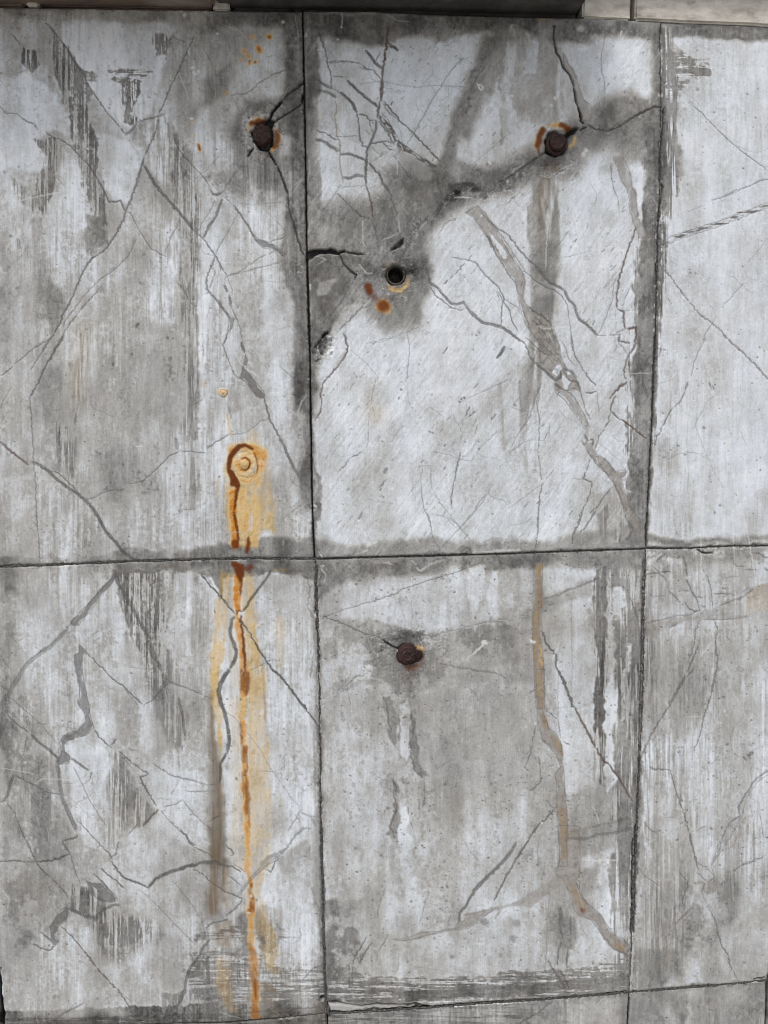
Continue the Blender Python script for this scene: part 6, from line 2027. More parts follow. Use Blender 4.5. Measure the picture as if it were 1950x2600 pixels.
for c_, n_ in ((JL[1:], 46), (JR[1:], 40), (MID, 70), (JL2, 40), (JR2, 44), (BOT, 40)):
    P_ = refine(c_, 6, 0)
    for _ in range(n_):
        q_ = P_[crn.randrange(len(P_))]; r_c = crn.choice([2.5, 3, 4, 5, 7])
        cx_, cy_ = q_[0] + crn.uniform(-4, 4), q_[1] + crn.uniform(-4, 4)
        crater(cx_, cy_, r_c, crn.uniform(.6, 2.2), crn.uniform(.7, 1.6), crn.uniform(.7, 1.6))
        y_, x_ = int(min(H - 9, max(8, cy_))), int(min(W - 9, max(8, cx_))); r_i = int(r_c)
        tone[y_ - r_i:y_ + r_i, x_ - r_i:x_ + r_i] += crn.uniform(-.08, .14) * sstep(fine[y_ - r_i:y_ + r_i, x_ - r_i:x_ + r_i] + .7)
Mhole = 26 * (np.hypot(XX - 1006, YY - 699) < 23)
hgt -= Mhole
hgt = blurn(hgt.astype(np.float32), 1)

tone = .69 + (tone - .69) * 1.08 + .012
tone += .35 * (tone - boxblur(tone, 2)) + .35 * (tone - boxblur(tone, 9))
Lr['v'] *= np.clip(.93 + .06 * fine + .05 * mid, .6, 1)
for k_ in 'btrdcoq': Lr[k_] = blur3(Lr[k_])
Lr['r'] = np.maximum(.92 * blurn(Lr['r'], 3), .42 * blurn(Lr['r'], 40)); Lr['d'] = blurn(Lr['d'], 2); Lr['c'] = blurn(Lr['c'], 3)
filmA = np.stack([tone, Lr['v'], Lr['b'], Lr['t']], -1)
filmB = np.stack([Lr['r'], Lr['d'], Lr['c'], Lr['o']], -1)
filmC = np.stack([Lr['w'], Lr['k'], Lr['q'], hgt], -1)
del Mhole

def sample(arr, px, py):
    px = np.abs(px); px = np.where(px > W - 2, 2 * (W - 2) - px, px); px = np.clip(np.abs(px), 0, W - 2.001)
    py = np.abs(py); py = np.where(py > H - 2, 2 * (H - 2) - py, py); py = np.clip(np.abs(py), 0, H - 2.001)
    ix = px.astype(int); iy = py.astype(int); fx = (px - ix)[..., None].astype(np.float32); fy = (py - iy)[..., None].astype(np.float32)
    return (arr[iy, ix] * (1 - fx) + arr[iy, ix + 1] * fx) * (1 - fy) + (arr[iy + 1, ix] * (1 - fx) + arr[iy + 1, ix + 1] * fx) * fy

# ---------------------------------------------------------------- materials
def lin(r, g, b):
    f = lambda c: (c / 255 / 12.92) if c / 255 <= .04045 else ((c / 255 + .055) / 1.055) ** 2.4
    return (f(r), f(g), f(b), 1)

class NT:
    def __init__(s, name):
        s.m = bpy.data.materials.new(name); s.m.use_nodes = True; s.t = s.m.node_tree
        s.n = s.t.nodes; s.l = s.t.links
        for x in list(s.n): s.n.remove(x)
        s.out = s.n.new('ShaderNodeOutputMaterial'); s.b = s.n.new('ShaderNodeBsdfPrincipled')
        s.l.new(s.b.outputs[0], s.out.inputs['Surface'])
    def node(s, t, **k):
        x = s.n.new(t)
        for a, b in k.items(): setattr(x, a, b)
        return x
    def put(s, inp, v):
        if hasattr(v, 'is_output'): s.l.new(v, inp)
        else: inp.default_value = v
    def math(s, op, a, b=0.0, clamp=False):
        x = s.node('ShaderNodeMath', operation=op, use_clamp=clamp); s.put(x.inputs[0], a); s.put(x.inputs[1], b); return x.outputs[0]
    def mix(s, f, a, b, mode='MIX'):
        x = s.node('ShaderNodeMix', data_type='RGBA', blend_type=mode); s.put(x.inputs[0], f); s.put(x.inputs[6], a); s.put(x.inputs[7], b); return x.outputs[2]
    def noise(s, vec, scale, detail=4, rough=.6, dist=0):
        x = s.node('ShaderNodeTexNoise'); s.put(x.inputs['Vector'], vec); x.inputs['Scale'].default_value = scale
        x.inputs['Detail'].default_value = detail; x.inputs['Roughness'].default_value = rough; x.inputs['Distortion'].default_value = dist
        return x.outputs['Fac']
    def ramp(s, f, stops):
        x = s.node('ShaderNodeValToRGB'); s.put(x.inputs[0], f); e = x.color_ramp.elements
        while len(e) < len(stops): e.new(.5)
        for i, (p, c) in enumerate(stops): e[i].position = p; e[i].color = c
        return x.outputs[0]
    def mapr(s, v, a, b, c=0.0, d=1.0):
        x = s.node('ShaderNodeMapRange'); s.put(x.inputs[0], v)
        for i, q in enumerate((a, b, c, d)): x.inputs[i + 1].default_value = q
        return x.outputs[0]
    def mapping(s, vec, scale=(1, 1, 1), rot=(0, 0, 0)):
        x = s.node('ShaderNodeMapping'); s.put(x.inputs['Vector'], vec); x.inputs['Scale'].default_value = scale; x.inputs['Rotation'].default_value = rot
        return x.outputs[0]

def marble():
    s = NT('weathered_marble')
    def attr(n):
        a = s.node('ShaderNodeAttribute', attribute_name=n); sep = s.node('ShaderNodeSeparateColor'); s.l.new(a.outputs['Color'], sep.inputs[0])
        return sep.outputs[0], sep.outputs[1], sep.outputs[2], a.outputs['Alpha']
    tone_, vein, brown, tan = attr('film'); rust, dark, cream, olive = attr('stain'); white, void, rough_, _ = attr('mark')
    co = s.node('ShaderNodeTexCoord').outputs['Object']
    n1 = s.noise(co, 420, 5, .7); n2 = s.noise(co, 95, 5, .65); n3 = s.noise(s.mapping(co, (420, 420, 26)), 1, 3, .6)
    n4 = s.noise(co, 1100, 2, .7)
    t = s.math('ADD', tone_, s.math('MULTIPLY', s.math('SUBTRACT', n1, .5), .19))
    t = s.math('ADD', t, s.math('MULTIPLY', s.math('SUBTRACT', n2, .5), .09))
    t = s.math('ADD', t, s.math('MULTIPLY', s.math('SUBTRACT', n3, .5), .12))
    t = s.math('ADD', t, s.math('MULTIPLY', s.math('SUBTRACT', n4, .5), .11))
    # tone -> stone colour: soot film (warm grey) through clean bluish marble
    col = s.ramp(t, [(0.0, lin(14, 13, 13)), (.30, lin(72, 71, 70)), (.45, lin(111, 110, 108)), (.58, lin(146, 145, 143)),
                     (.70, lin(178, 177, 175)), (.80, lin(204, 207, 210)), (.90, lin(226, 231, 238)), (1.0, lin(244, 246, 250))])
    hue = s.noise(co, 9, 3, .5)
    col = s.mix(s.mapr(hue, .45, .75, 0, .12), col, lin(176, 166, 148), 'MIX')
    col = s.mix(s.mapr(hue, .55, .3, 0, .14), col, s.mix(1.0, col, lin(236, 242, 255), 'MULTIPLY'))
    tv = s.mix(s.mapr(n2, .3, .75), lin(128, 121, 114), lin(172, 166, 159))
    col = s.mix(s.math('MULTIPLY', tan, .95), col, tv)
    col = s.mix(s.math('MULTIPLY', cream, 1.1, True), col, s.mix(1.0, s.mix(.45, col, lin(228, 222, 212)), lin(240, 208, 142), 'MULTIPLY'))
    col = s.mix(s.math('MULTIPLY', olive, .8), col, s.mix(.35, s.mix(1.0, col, lin(184, 146, 88), 'MULTIPLY'), lin(118, 92, 52)))
    rc = s.mix(s.mapr(n1, .35, .68), lin(178, 98, 14), lin(226, 164, 68))
    rc = s.mix(s.mapr(rust, .25, .85), lin(232, 196, 132), rc)
    soak = lambda f: s.math('SUBTRACT', 1.0, s.math('POWER', s.math('SUBTRACT', 1.0, f, True), 2.2), True)
    col = s.mix(soak(s.math('MULTIPLY', rust, s.mapr(n1, .3, .6, .72, 1.0))), col, rc)
    dc = s.mix(s.mapr(n1, .35, .7), lin(80, 38, 15), lin(134, 66, 20))
    col = s.mix(soak(s.math('MULTIPLY', dark, s.mapr(n1, .3, .6, .75, 1.0))), col, dc)
    vc = s.mix(brown, s.mix(s.mapr(s.math('ADD', s.math('MULTIPLY', n1, .5), s.math('MULTIPLY', n2, .5)), .38, .62), lin(62, 60, 59), lin(112, 110, 108)), lin(96, 76, 69))
    vf = s.math('MULTIPLY', vein, s.mapr(n2, .25, .6, .8, 1.0), True)
    col = s.mix(vf, col, vc)
    col = s.mix(s.math('MULTIPLY', white, s.mapr(n1, .3, .55, .5, 1.0)), col, lin(228, 229, 228))  # pale scratches and deposits, plus highlights painted along the rough fissure
    col = s.mix(s.math('POWER', void, .8), col, lin(22, 20, 19))  # near-black for dirt and painted-in shade of gaps, cracks and hollows
    s.l.new(col, s.b.inputs['Base Color'])
    ro = s.mapr(t, .45, .85, .66, .42)
    ro = s.math('ADD', ro, s.math('MULTIPLY', s.math('ADD', s.math('ADD', rust, rough_), vein), .12), True)
    s.l.new(ro, s.b.inputs['Roughness']); s.l.new(s.mapr(s.math('ADD', rust, dark), 0, .8, .42, .12), s.b.inputs['Specular IOR Level'])
    bh = s.math('ADD', s.math('MULTIPLY', n1, .8), s.math('ADD', s.math('MULTIPLY', n2, 1.2), s.math('MULTIPLY', n3, .7)))
    bp = s.node('ShaderNodeBump'); bp.inputs['Strength'].default_value = .55; bp.inputs['Distance'].default_value = .0007
    s.l.new(bh, bp.inputs['Height']); s.l.new(bp.outputs[0], s.b.inputs['Normal'])
    return s.m
MARBLE = marble()

def simple(name, stops, scale, rough=.85, bump=.002, stretch=(1, 1, 1), second=None, metal=0):
    s = NT(name); co = s.mapping(s.node('ShaderNodeTexCoord').outputs['Object'], stretch)
    n = s.noise(co, scale, 8, .65, .3)
    col = s.ramp(n, stops)
    if second: col = s.mix(s.mapr(s.noise(co, second[0], 6, .7), second[2], second[3]), col, second[1])
    s.l.new(col, s.b.inputs['Base Color']); s.b.inputs['Roughness'].default_value = rough; s.b.inputs['Metallic'].default_value = metal
    bp = s.node('ShaderNodeBump'); bp.inputs['Strength'].default_value = .8; bp.inputs['Distance'].default_value = bump
    s.l.new(s.noise(co, scale * 3, 8, .7), bp.inputs['Height']); s.l.new(bp.outputs[0], s.b.inputs['Normal'])
    return s.m
RUSTM = simple('rusted_iron', [(.30, lin(22, 15, 14)), (.45, lin(54, 36, 34)), (.58, lin(76, 48, 43)), (.75, lin(122, 74, 52))], 260, .72, .004, second=(90, lin(40, 26, 25), .48, .64))
SLEEVE = simple('corroded_sleeve', [(.3, lin(28, 26, 24)), (.55, lin(62, 58, 52)), (.75, lin(104, 94, 78))], 160, .7, .001)
MORTAR = simple('grey_mortar', [(.25, lin(30, 29, 28)), (.5, lin(78, 76, 74)), (.62, lin(112, 110, 106)), (.8, lin(190, 188, 182))], 260, .95, .003)
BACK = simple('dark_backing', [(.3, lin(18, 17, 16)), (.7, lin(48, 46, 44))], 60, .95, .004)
PALE = simple('pale_coping_stone', [(.25, lin(150, 142, 132)), (.42, lin(200, 194, 184)), (.6, lin(228, 224, 214)), (.8, lin(240, 238, 230))], 22, .85, .002, (1, 1, 2.2), second=(9, lin(112, 102, 94), .52, .7))
SOOTY = simple('sooted_coping_stone', [(.25, lin(44, 42, 41)), (.5, lin(70, 67, 65)), (.75, lin(98, 95, 92))], 18, .85, .002, (1, 1, .4))
BROWNST = simple('brown_stained_stone', [(.25, lin(70, 56, 48)), (.5, lin(116, 100, 90)), (.75, lin(168, 156, 146))], 16, .85, .002, (.5, 1, 2))
PAVE = simple('pavement_stone', [(.3, lin(120, 118, 114)), (.7, lin(160, 158, 154))], 6, .85, .003)

# ---------------------------------------------------------------- builders
col0 = scene.collection
def link(o, parent=None):
    col0.objects.link(o)
    if parent is not None: o.parent = parent
    return o
def new_mesh(name, verts, faces, mat, parent=None, smooth=True):
    me = bpy.data.meshes.new(name); me.from_pydata([tuple(v) for v in verts], [], faces); me.update()
    if smooth: me.polygons.foreach_set('use_smooth', [True] * len(me.polygons))
    me.materials.append(mat); return link(bpy.data.objects.new(name, me), parent)

wall_root = bpy.data.objects.new('marble_clad_wall', None); link(wall_root)
wall_root['label'] = 'grey veined marble cladding wall with cracked slabs, rust streaks and stained joints'
wall_root['category'] = 'wall'

def curve_y(c):
    a = np.array(c, float); return lambda x: np.interp(x, a[:, 0], a[:, 1])
def curve_x(c):
    a = np.array(c, float); return lambda y: np.interp(y, a[:, 1], a[:, 0])

def steps(a, b, dense, lo, hi, big_=40.0):
    """sample positions from a to b: fine inside [lo, hi], coarse outside"""
    out = [a]; x = a
    while x < b - 1e-6:
        d = dense if lo - 30 <= x <= hi + 30 else big_
        if x < lo - 30: d = min(d, max(dense, lo - 30 - x))
        x = min(b, x + d); out.append(x)
    if len(out) > 2 and out[-1] - out[-2] < dense * .3: out.pop(-2)
    return (np.array(out) - a) / (b - a)

DEN = 1.95
def slab(corners, top, bot, left, right, label, proud=0.0, gap=1.1, tilt=0.0, dense=DEN, thick=.03):
    """corners: px x of top-left, top-right, bottom-left, bottom-right; y from the curves"""
    (x00, y00), (x10, y10), (x01, y01), (x11, y11) = corners
    S = steps(min(x00, x01), max(x10, x11), dense, -400, W + 400); T = steps(min(y00, y10), max(y01, y11), dense, 0, H)
    s, t = np.meshgrid(S, T)
    tx = x00 + (x10 - x00) * S; ty = top(tx); bx = x01 + (x11 - x01) * S; by = bot(bx)
    ly = y00 + (y01 - y00) * T; lx = left(ly); ry = y10 + (y11 - y10) * T; rx = right(ry)
    lx[0], rx[0], lx[-1], rx[-1] = x00, x10, x01, x11; ty[0], ty[-1], by[0], by[-1] = y00, y10, y01, y11
    PX = (1 - t) * tx[None] + t * bx[None] + (1 - s) * lx[:, None] + s * rx[:, None] - ((1 - s) * (1 - t) * x00 + s * (1 - t) * x10 + (1 - s) * t * x01 + s * t * x11)
    PY = (1 - t) * ty[None] + t * by[None] + (1 - s) * ly[:, None] + s * ry[:, None] - ((1 - s) * (1 - t) * y00 + s * (1 - t) * y10 + (1 - s) * t * y01 + s * t * y11)
    wpx = (x10 - x00 + x11 - x01) / 2; hpx = (y01 - y00 + y11 - y10) / 2
    gt, gb, gl, gr = gap if isinstance(gap, tuple) else (gap,) * 4
    ws_, hs_ = wpx / 12, hpx / 12
    PX += gl * np.maximum(0, 1 - s * ws_) - gr * np.maximum(0, 1 - (1 - s) * ws_)
    PY += gt * np.maximum(0, 1 - t * hs_) - gb * np.maximum(0, 1 - (1 - t) * hs_)
    A = sample(filmA, PX, PY); B = sample(filmB, PX, PY); C = sample(filmC, PX, PY)
    h = C[..., 3].copy()
    e = np.minimum(np.minimum(s, 1 - s) * wpx, np.minimum(t, 1 - t) * hpx)          # worn arris
    nrough = 1 + .5 * sample(np.stack([mid], -1), PX, PY)[..., 0]
    h -= 1.5 * np.clip(1 - e / (5.0 * np.clip(nrough, .4, 2)), 0, 1) ** 2
    X, Z = wall(PX, PY)
    Y = -(h / 1000.0) - proud + tilt * (t - .5)
    inside = (PX > -60) & (PX < W + 60) & (PY < H + 60)
    Y = np.where(inside, Y, -proud)
    nr, nc = X.shape
    cx, cz = X.mean(), Z.mean()
    V = np.stack([X - cx, Y, Z - cz], -1).reshape(-1, 3)
    idx = np.arange(nr * nc).reshape(nr, nc)
    q = np.stack([idx[:-1, :-1], idx[1:, :-1], idx[1:, 1:], idx[:-1, 1:]], -1).reshape(-1, 4)
    loop = np.concatenate([idx[0, :-1], idx[:-1, -1], idx[-1, :0:-1], idx[:0:-1, 0]])
    back = V[loop].copy(); back[:, 1] = thick
    base = nr * nc; nl = len(loop); bi = base + np.arange(nl)
    V = np.concatenate([V, back])
    sk = np.stack([loop, np.roll(loop, -1), np.roll(bi, -1), bi], -1)
    F = np.concatenate([q, sk]).astype(np.int32)
    me = bpy.data.meshes.new('marble_slab')
    me.vertices.add(len(V)); me.vertices.foreach_set('co', V.astype(np.float32).ravel())
    me.loops.add(F.size); me.loops.foreach_set('vertex_index', F.ravel())
    me.polygons.add(len(F)); me.polygons.foreach_set('loop_start', np.arange(0, F.size, 4, dtype=np.int32))
    sm = np.ones(len(F), bool); sm[len(q):] = False
    me.polygons.foreach_set('use_smooth', sm)
    me.update(calc_edges=True)
    sb = np.zeros((nl, 4), np.float32)
    for nm, arr in (('film', A), ('stain', B), ('mark', C)):
        ext = sb.copy()
        if nm == 'film': ext[:, 0] = .30
        at = me.attributes.new(nm, 'FLOAT_COLOR', 'POINT')
        at.data.foreach_set('color', np.concatenate([arr.reshape(-1, 4), ext]).astype(np.float32).ravel())
    me.materials.append(MARBLE)
    o = link(bpy.data.objects.new('marble_slab', me), wall_root)
    o.location = (cx, 0, cz); o['label'] = label
    return o

fT, fM, fB = curve_y(TOP), curve_y(MID), curve_y(BOT + [(2100, 2478)])
GR = lambda x: np.full_like(np.asarray(x, float), 3200.0)
xl, xr = curve_x(JL), curve_x(JR); xl2, xr2 = curve_x(JL2), curve_x(JR2)
def P4(a, b, c, d): return (a, b, c, d)
slab(((-232, fT(-232)), (768, 28.6), (-95, fM(-95)), (798, 1419)), fT, fM, curve_x(JLL), xl,
     'pale upper left slab with brushed dark patches and a dome-shaped rust stain', 0, (1, .45, 1, 1.2))
slab(((768.5, 28.6), (1677, 57), (799, 1419), (1640, 1393)), fT, fM, xl, xr,
     'bright veined upper middle slab with an open round hole and a rusted bolt', .0022, (1, .9, 1.4, .7))
slab(((1678, 57), (2120, 72), (1641, 1393), (2011, 1384)), fT, fM, xr, curve_x(JRR),
     'clean pale upper right slab crossed by fine white scratches', .0004, (1, .8, .8, 1))
slab(((-92, fM(-92)), (800, 1420), (9, 2603), (830, 2574)), fM, fB, curve_x([(-92, 1441), (9, 2603)]), xl2,
     'lower left slab with zigzag dark veins and a long orange rust streak', 0, (.4, .7, .6, .35))
slab(((801, 1420), (1640, 1394), (831, 2574), (1597.5, 2520)), fM, fB, xl2, xr2,
     'pitted lower middle slab with a rusted bolt and a tan calcite vein', 0.0003, (1, .35, .35, .4))
slab(((1641, 1394), (2010, 1385), (1598.5, 2520), (1950, 2489)), fM, fB, xr2, curve_x(JRR2),
     'lower right slab with a translucent tan band and long dark cracks', 0, (.8, .7, .4, .7))
st = lambda x0, x1, y0: curve_x([(x0, y0), (x1, 3200.0)])
def foot(x, y):                             # where a vertical joint meets row 3's lower edge
    VX, VY = 1164.0, 16200.0
    return x + (VX - x) * (3200.0 - y) / (VY - y)
for xa, xb, lab, g in ((9, 831, 'bottom left slab under the long rust streak', 0), (832, 1597, 'bottom middle slab below a thin white joint line', 0),
                       (1598, 1949, 'narrow bottom right slab with faint pale stripes', 0)):
    ya, yb = float(fB(xa)), float(fB(xb))
    slab(((xa, ya), (xb, yb), (foot(xa, ya), 3200.0), (foot(xb, yb), 3200.0)), fB, GR, st(xa, foot(xa, ya), ya), st(xb, foot(xb, yb), yb), lab, 0.0, (.4, 1, .7, .7))
# neighbours beyond the frame, coarser
def plain(xa, xb, ya, yb, fa, fb, lab):
    slab(((xa[0], float(fa(xa[0]))), (xb[0], float(fa(xb[0]))), (xa[1], float(fb(xa[1]))), (xb[1], float(fb(xb[1])))), fa, fb,
         curve_x([(xa[0], float(fa(xa[0]))), (xa[1], float(fb(xa[1])))]), curve_x([(xb[0], float(fa(xb[0]))), (xb[1], float(fb(xb[1])))]), lab, 0, 1.2, 0, 14)
eT = lambda x: np.where(x < 0, 18 + .018 * x, fT(np.minimum(x, 2120)) + .03 * np.maximum(0, x - 2120))
eM = lambda x: np.where(x < 0, 1438.6 - .026 * x, fM(np.minimum(x, 2010)) - .028 * np.maximum(0, x - 2010))
eB = lambda x: np.where(x < 10, 2604 - .07 * (x - 10), fB(np.minimum(x, 1950)) - .08 * np.maximum(0, x - 1950))
plain((-1240, -970), (-235, -98), 0, 0, eT, eM, 'grey marble slab at the far left of the top row')
plain((-970, -760), (-96, 6), 0, 0, eM, eB, 'grey marble slab at the far left of the middle row')
plain((-760, -600), (6, foot(6, 2604)), 0, 0, eB, GR, 'grey marble slab at the far left of the bottom row')
plain((2123, 2014), (3080, 2850), 0, 0, eT, eM, 'grey marble slab at the far right of the top row')
plain((2013, 1953), (2850, 2640), 0, 0, eM, eB, 'grey marble slab at the far right of the middle row')
plain((1952, foot(1952, 2489)), (2640, 2560), 0, 0, eB, GR, 'grey marble slab at the far right of the bottom row')

# backing wall behind the cladding
def box(name, x0, x1, y0, y1, z0, z1, mat, parent=None, jit=0.0, seg=0, bevel=.002):
    bm = bmesh.new(); bmesh.ops.create_cube(bm, size=1)
    for v in bm.verts: v.co = Vector(((v.co.x) * (x1 - x0), (v.co.y) * (y1 - y0), (v.co.z) * (z1 - z0)))
    if seg:
        n = max(1, int((x1 - x0) / seg))
        bmesh.ops.subdivide_edges(bm, edges=[e for e in bm.edges if abs((e.verts[0].co - e.verts[1].co).x) > 1e-6], cuts=min(n, 90), use_grid_fill=True)
    if bevel: bmesh.ops.bevel(bm, geom=[e for e in bm.edges if len(e.link_faces) == 2 and e.calc_face_angle(0) > .5], offset=bevel, segments=2, affect='EDGES')
    if jit:
        r = random.Random(hash(name) % 999 + int(x0 * 100))
        from mathutils import noise as mn
        for v in bm.verts:
            k = mn.noise(Vector((v.co.x * 9 + x0 * 7, v.co.y * 20, v.co.z * 9))) + .5 * mn.noise(Vector((v.co.x * 40, v.co.y * 40, v.co.z * 40 + x1)))
            v.co.z += jit * k; v.co.y += jit * .5 * k
    me = bpy.data.meshes.new(name); bm.to_mesh(me); bm.free(); me.materials.append(mat)
    o = link(bpy.data.objects.new(name, me), parent); o.location = ((x0 + x1) / 2, (y0 + y1) / 2, (z0 + z1) / 2)
    return o
Xa, _ = wall(-1240, 1300); Xb, _ = wall(3000, 1300)
ztop = float(wall(900, 30)[1])
box('backing', float(Xa), float(Xb), .031, .30, -.02, ztop + .30, BACK, wall_root, bevel=0)

# mortar lying in the joints, a little behind the faces
def joint(curve, w, depth, mat=MORTAR):
    P = refine(curve, 6, .35); V = []; Fc = []
    r = random.Random(len(curve))
    for i, p in enumerate(P):
        a = P[max(i - 1, 0)]; b = P[min(i + 1, len(P) - 1)]; d = (b - a) / (np.hypot(*(b - a)) + 1e-6); n = np.array([-d[1], d[0]])
        for k in (-1, -.33, .33, 1):
            q = p + n * w * k; X, Z = wall(q[0], q[1]); V.append((float(X), depth + (abs(k) < .5) * r.uniform(-.0012, .0008), float(Z)))
        if i:
            o = 4 * (i - 1)
            for k in range(3): Fc.append((o + k, o + k + 1, o + k + 5, o + k + 4))
    return new_mesh('mortar_joint', V, Fc, mat, wall_root, False)
joint([(p[0], p[1]) for p in JL], 3, .006, BACK)
joint(JL2, 3, .0008); joint(JR[1:], 3, .003); joint(JR2, 3, .0016); joint([p for p in MID if p[0] < 800], 3, .0009); joint([p for p in MID if p[0] > 780], 3, .0024)
joint(BOT[:5], 3, .003); joint(BOT[4:], 3, .0008)

# ---------------------------------------------------------------- coping course and overhanging ledge at the top
def zx(px, py): 
    X, Z = wall(px, py); return float(X), float(Z)
def coping(xa, xb, off, rec, mat, lab, hgt_=.12, jit=.002):
    x0, z0 = zx(xa, float(eT(np.array(xa))) + off); x1, z1 = zx(xb, float(eT(np.array(xb))) + off)
    zb = (z0 + z1) / 2
    o = box('coping_stone', x0 + .0015, x1 - .0015, rec, .12, zb, zb + hgt_, mat, wall_root, jit, .02, .003)
    o.rotation_euler = (0, -math.atan2(z1 - z0, x1 - x0), 0); o['label'] = lab
    return o
coping(-1240, 60, -1.5, .004, BROWNST, 'brown stained coping stone at the far left')
coping(62, 100, -1, -.002, PALE, 'small pale coping piece in the dark ledge')
coping(102, 534, -1.5, .006, BROWNST, 'brown stained coping stone above the left slab')
coping(536, 584, 0, .002, PALE, 'small pale coping piece beside the sooty stone')
coping(586, 738, -2, .014, SOOTY, 'short soot-blackened coping stone')
coping(740, 1474, -2, .014, SOOTY, 'long soot-blackened coping stone above the middle slab')
coping(1476, 1602, 1, -.003, PALE, 'pale cream coping block right of the sooty stone')
coping(1608, 2060, 1, -.004, PALE, 'long pale coping block above the right slab')
coping(2064, 3080, 1, -.004, PALE, 'pale coping block at the far right')
def ledge(xa, xb, off, mat, lab, out=.11):
    x0, z0 = zx(xa, float(eT(np.array(xa))) + off); x1, z1 = zx(xb, float(eT(np.array(xb))) + off); zb = (z0 + z1) / 2
    o = box('ledge_stone', x0 + .001, x1 - .001, -out, .11, zb, zb + .10, mat, wall_root, .0015, .03, .004)
    o.rotation_euler = (0, -math.atan2(z1 - z0, x1 - x0), 0); o['label'] = lab
ledge(-1240, 545, -10, BROWNST, 'brown overhanging ledge stone on the left')
ledge(546, 1474, -19, SOOTY, 'sooty overhanging ledge stone in the middle')
ledge(1476, 3080, -72, BROWNST, 'overhanging ledge stone on the right', .02)

# ---------------------------------------------------------------- bolts, sleeve and plugs
from mathutils import noise as mn
def lathe(name, prof, n, mat, parent, loc, noise_a=0.0, seed=0, ell=1.0, tilt=(0, 0)):
    """prof: (radius, height out of the wall) pairs"""
    V = []; Fc = []
    for i, (r, h) in enumerate(prof):
        for k in range(n):
            a = 2 * math.pi * k / n
            v = Vector((r * math.cos(a) * ell, -h, r * math.sin(a)))
            if noise_a:
                q = mn.noise(v * 220 + Vector((seed, 0, 0))) + .6 * mn.noise(v * 600 + Vector((0, seed, 0)))
                sc = 1 + noise_a * q
                v = Vector((v.x * sc, v.y - .0012 * q * (noise_a * 8), v.z * sc))
            v.x += tilt[0] * h; v.z += tilt[1] * h
            V.append(v)
    for i in range(len(prof) - 1):
        for k in range(n):
            a, b = i * n + k, i * n + (k + 1) % n
            Fc.append((a, b, b + n, a + n))
    if prof[-1][0] > 0: Fc.append(tuple(range((len(prof) - 1) * n, len(prof) * n)))
    o = new_mesh(name, V, Fc, mat, parent); o.location = loc
    return o
def thing(name, label, cat, loc, group=None):
    o = bpy.data.objects.new(name, None); link(o); o.location = loc; o.empty_display_size = .02
    o['label'] = label; o['category'] = cat
    if group: o['group'] = group
    return o
def threads(r, h0, h1, pitch=.0018):
    out = []; h = h0; k = 0
    while h < h1: out.append((r * (1 if k % 2 else .94), h)); h += pitch / 2; k += 1
    return out
MM = .001
def px_r(p): return p / 1480.0
# upper left bolt: a stub leaning up with a worn end
X, Z = zx(666, 346)
b1 = thing('rusted_bolt', 'dark rusted bolt stub in a cracked hole of the upper left slab', 'bolt', (X, -.0, Z), 'rusted bolts in the wall')
lathe('shank', [(.0145, -.012)] + threads(.0140, -.010, .006) + [(.0142, .007), (.0136, .0085), (.0112, .0098), (.0095, .0090), (.0080, .0104), (.0040, .0098), (0.0004, .0102)], 44, RUSTM, b1, (0, 0, 0), .13, 3, .98, (-.02, .16))
lathe('nut', [(.0165, -.012), (.0165, -.004), (.0160, -.002), (.0140, -.0015)], 6, RUSTM, b1, (0, 0, 0), .06, 5)
# upper right bolt: round collar with a smaller core
X, Z = zx(1411, 368)
b2 = thing('rusted_bolt', 'rusted bolt with a round collar beside the wide crack of the upper middle slab', 'bolt', (X, 0, Z), 'rusted bolts in the wall')
lathe('collar', [(.0160, -.012), (.0170, -.004), (.0172, .004), (.0165, .0062), (.0145, .0068), (.0125, .0060), (.0120, .004)], 48, RUSTM, b2, (0, 0, 0), .10, 11)
lathe('shank', [(.0120, -.01), (.0120, .010), (.0118, .0125), (.0100, .0138), (.0090, .0128), (.0060, .0135), (.002, .0128), (.0004, .013)], 40, RUSTM, b2, (0, 0, 0), .13, 13, 1, (.0, .05))
# lower bolt
X, Z = zx(1034, 1662)
b3 = thing('rusted_bolt', 'reddish rusted bolt head in a chipped hollow of the lower middle slab', 'bolt', (X, 0, Z), 'rusted bolts in the wall')
lathe('bolt_head', [(.0145, -.012), (.0150, .002), (.0146, .0045), (.0125, .0052), (.0118, .0046), (.0098, .0068), (.0062, .0080), (.0055, .0072), (.002, .0084), (.0004, .0082)], 44, RUSTM, b3, (0, 0, 0), .12, 17)
lathe('washer', [(.0215, -.012), (.0225, -.006), (.0215, -.0045), (.0150, -.0040)], 40, RUSTM, b3, (.003, 0, -.003), .10, 19)
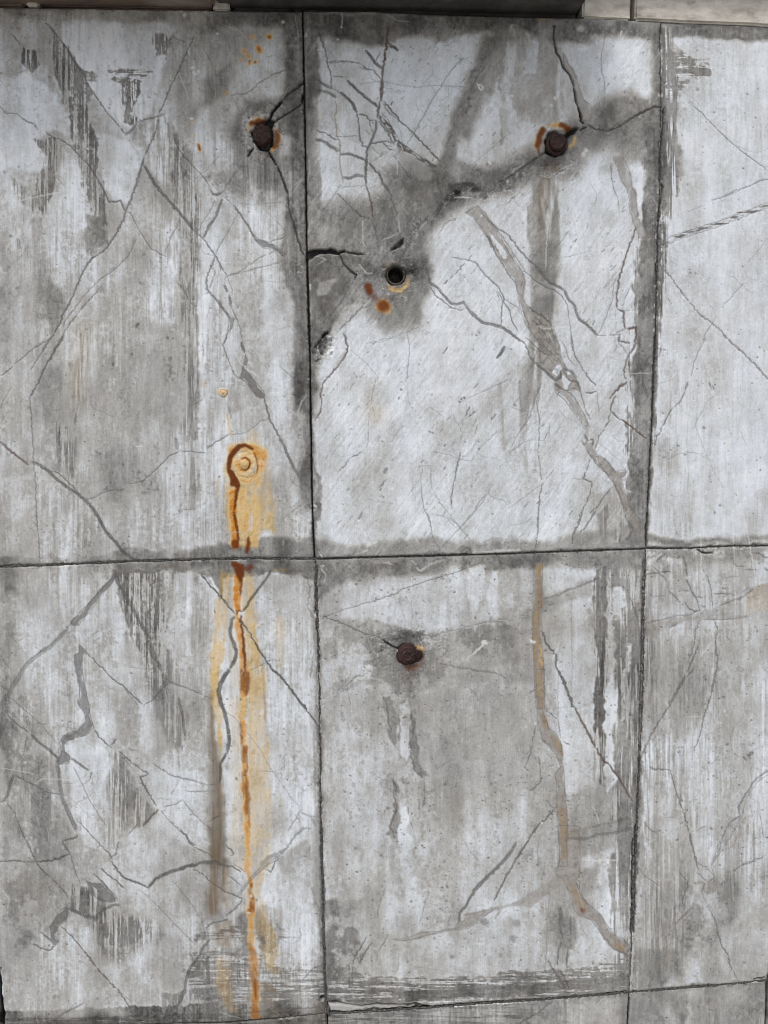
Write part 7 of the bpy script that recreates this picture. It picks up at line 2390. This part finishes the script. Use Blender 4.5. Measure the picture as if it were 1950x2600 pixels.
# open metal sleeve
X, Z = zx(1006, 698)
sl_ = lathe('metal_sleeve', [(.0125, .060 * -1), (.0125, -.006), (.0132, -.0038), (.0148, -.0034), (.0160, -.0044), (.0165, -.008), (.0165, -.030)], 48, SLEEVE, None, (X, 0, Z), .05, 23)
sl_['label'] = 'open dark round metal sleeve set in the stained upper middle slab'; sl_['category'] = 'sleeve'
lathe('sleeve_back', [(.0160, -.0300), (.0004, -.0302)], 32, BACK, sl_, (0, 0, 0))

def add_film(o):
    me = o.data; n = len(me.vertices); co = np.empty(n * 3, np.float32); me.vertices.foreach_get('co', co); co = co.reshape(-1, 3)
    loc = np.array(o.location) + (np.array(o.parent.location) if o.parent else 0)
    px, py = photo(co[:, 0] + loc[0], co[:, 2] + loc[2])
    for nm, arr in (('film', filmA), ('stain', filmB), ('mark', filmC)):
        at = me.attributes.new(nm, 'FLOAT_COLOR', 'POINT'); at.data.foreach_set('color', sample(arr, px, py).astype(np.float32).ravel())
X, Z = zx(621, 1176)
pl = thing('wall_plug', 'round plug under a cream crust at the head of the rust streak', 'plug', (X, 0, Z), 'round plugs in the left slab')
dsc = [(.0215, -.002)] + [(.0215 - .0215 * k / 16, .0001 + .0006 * math.sin(math.pi * .5 * min(1, k / 4))) for k in range(16)]
a_ = lathe('cover_disc', dsc, 72, MARBLE, pl, (0.001, 0, -.003), .06, 31, .97); add_film(a_)
a_ = lathe('dome_cap', [(.0086, -.0002), (.0085, .0012), (.0078, .0018), (.0068, .0014), (.0060, .0018), (.0040, .0024), (.0020, .0026), (.0004, .0026)], 40, MARBLE, pl, (0, 0, 0), .05, 33); add_film(a_)
X, Z = zx(566, 996)
p2 = lathe('wall_plug', [(.0075, -.001), (.0070, .0008), (.0050, .0012), (.0040, .0006), (.0030, .0014), (.0004, .0018)], 32, MARBLE, None, (X, 0, Z), .06, 37); add_film(p2)
p2['label'] = 'small plug in a faint orange rust ring above the streak'; p2['category'] = 'plug'; p2['group'] = 'round plugs in the left slab'

# ---------------------------------------------------------------- pavement in front of the wall
bm = bmesh.new()
for x, y in ((-60, -60), (60, -60), (60, 60), (-60, 60)): bm.verts.new((x, y, 0))
bm.faces.new(bm.verts); me = bpy.data.meshes.new('pavement'); bm.to_mesh(me); bm.free(); me.materials.append(PAVE)
pv = link(bpy.data.objects.new('pavement', me)); pv['kind'] = 'structure'
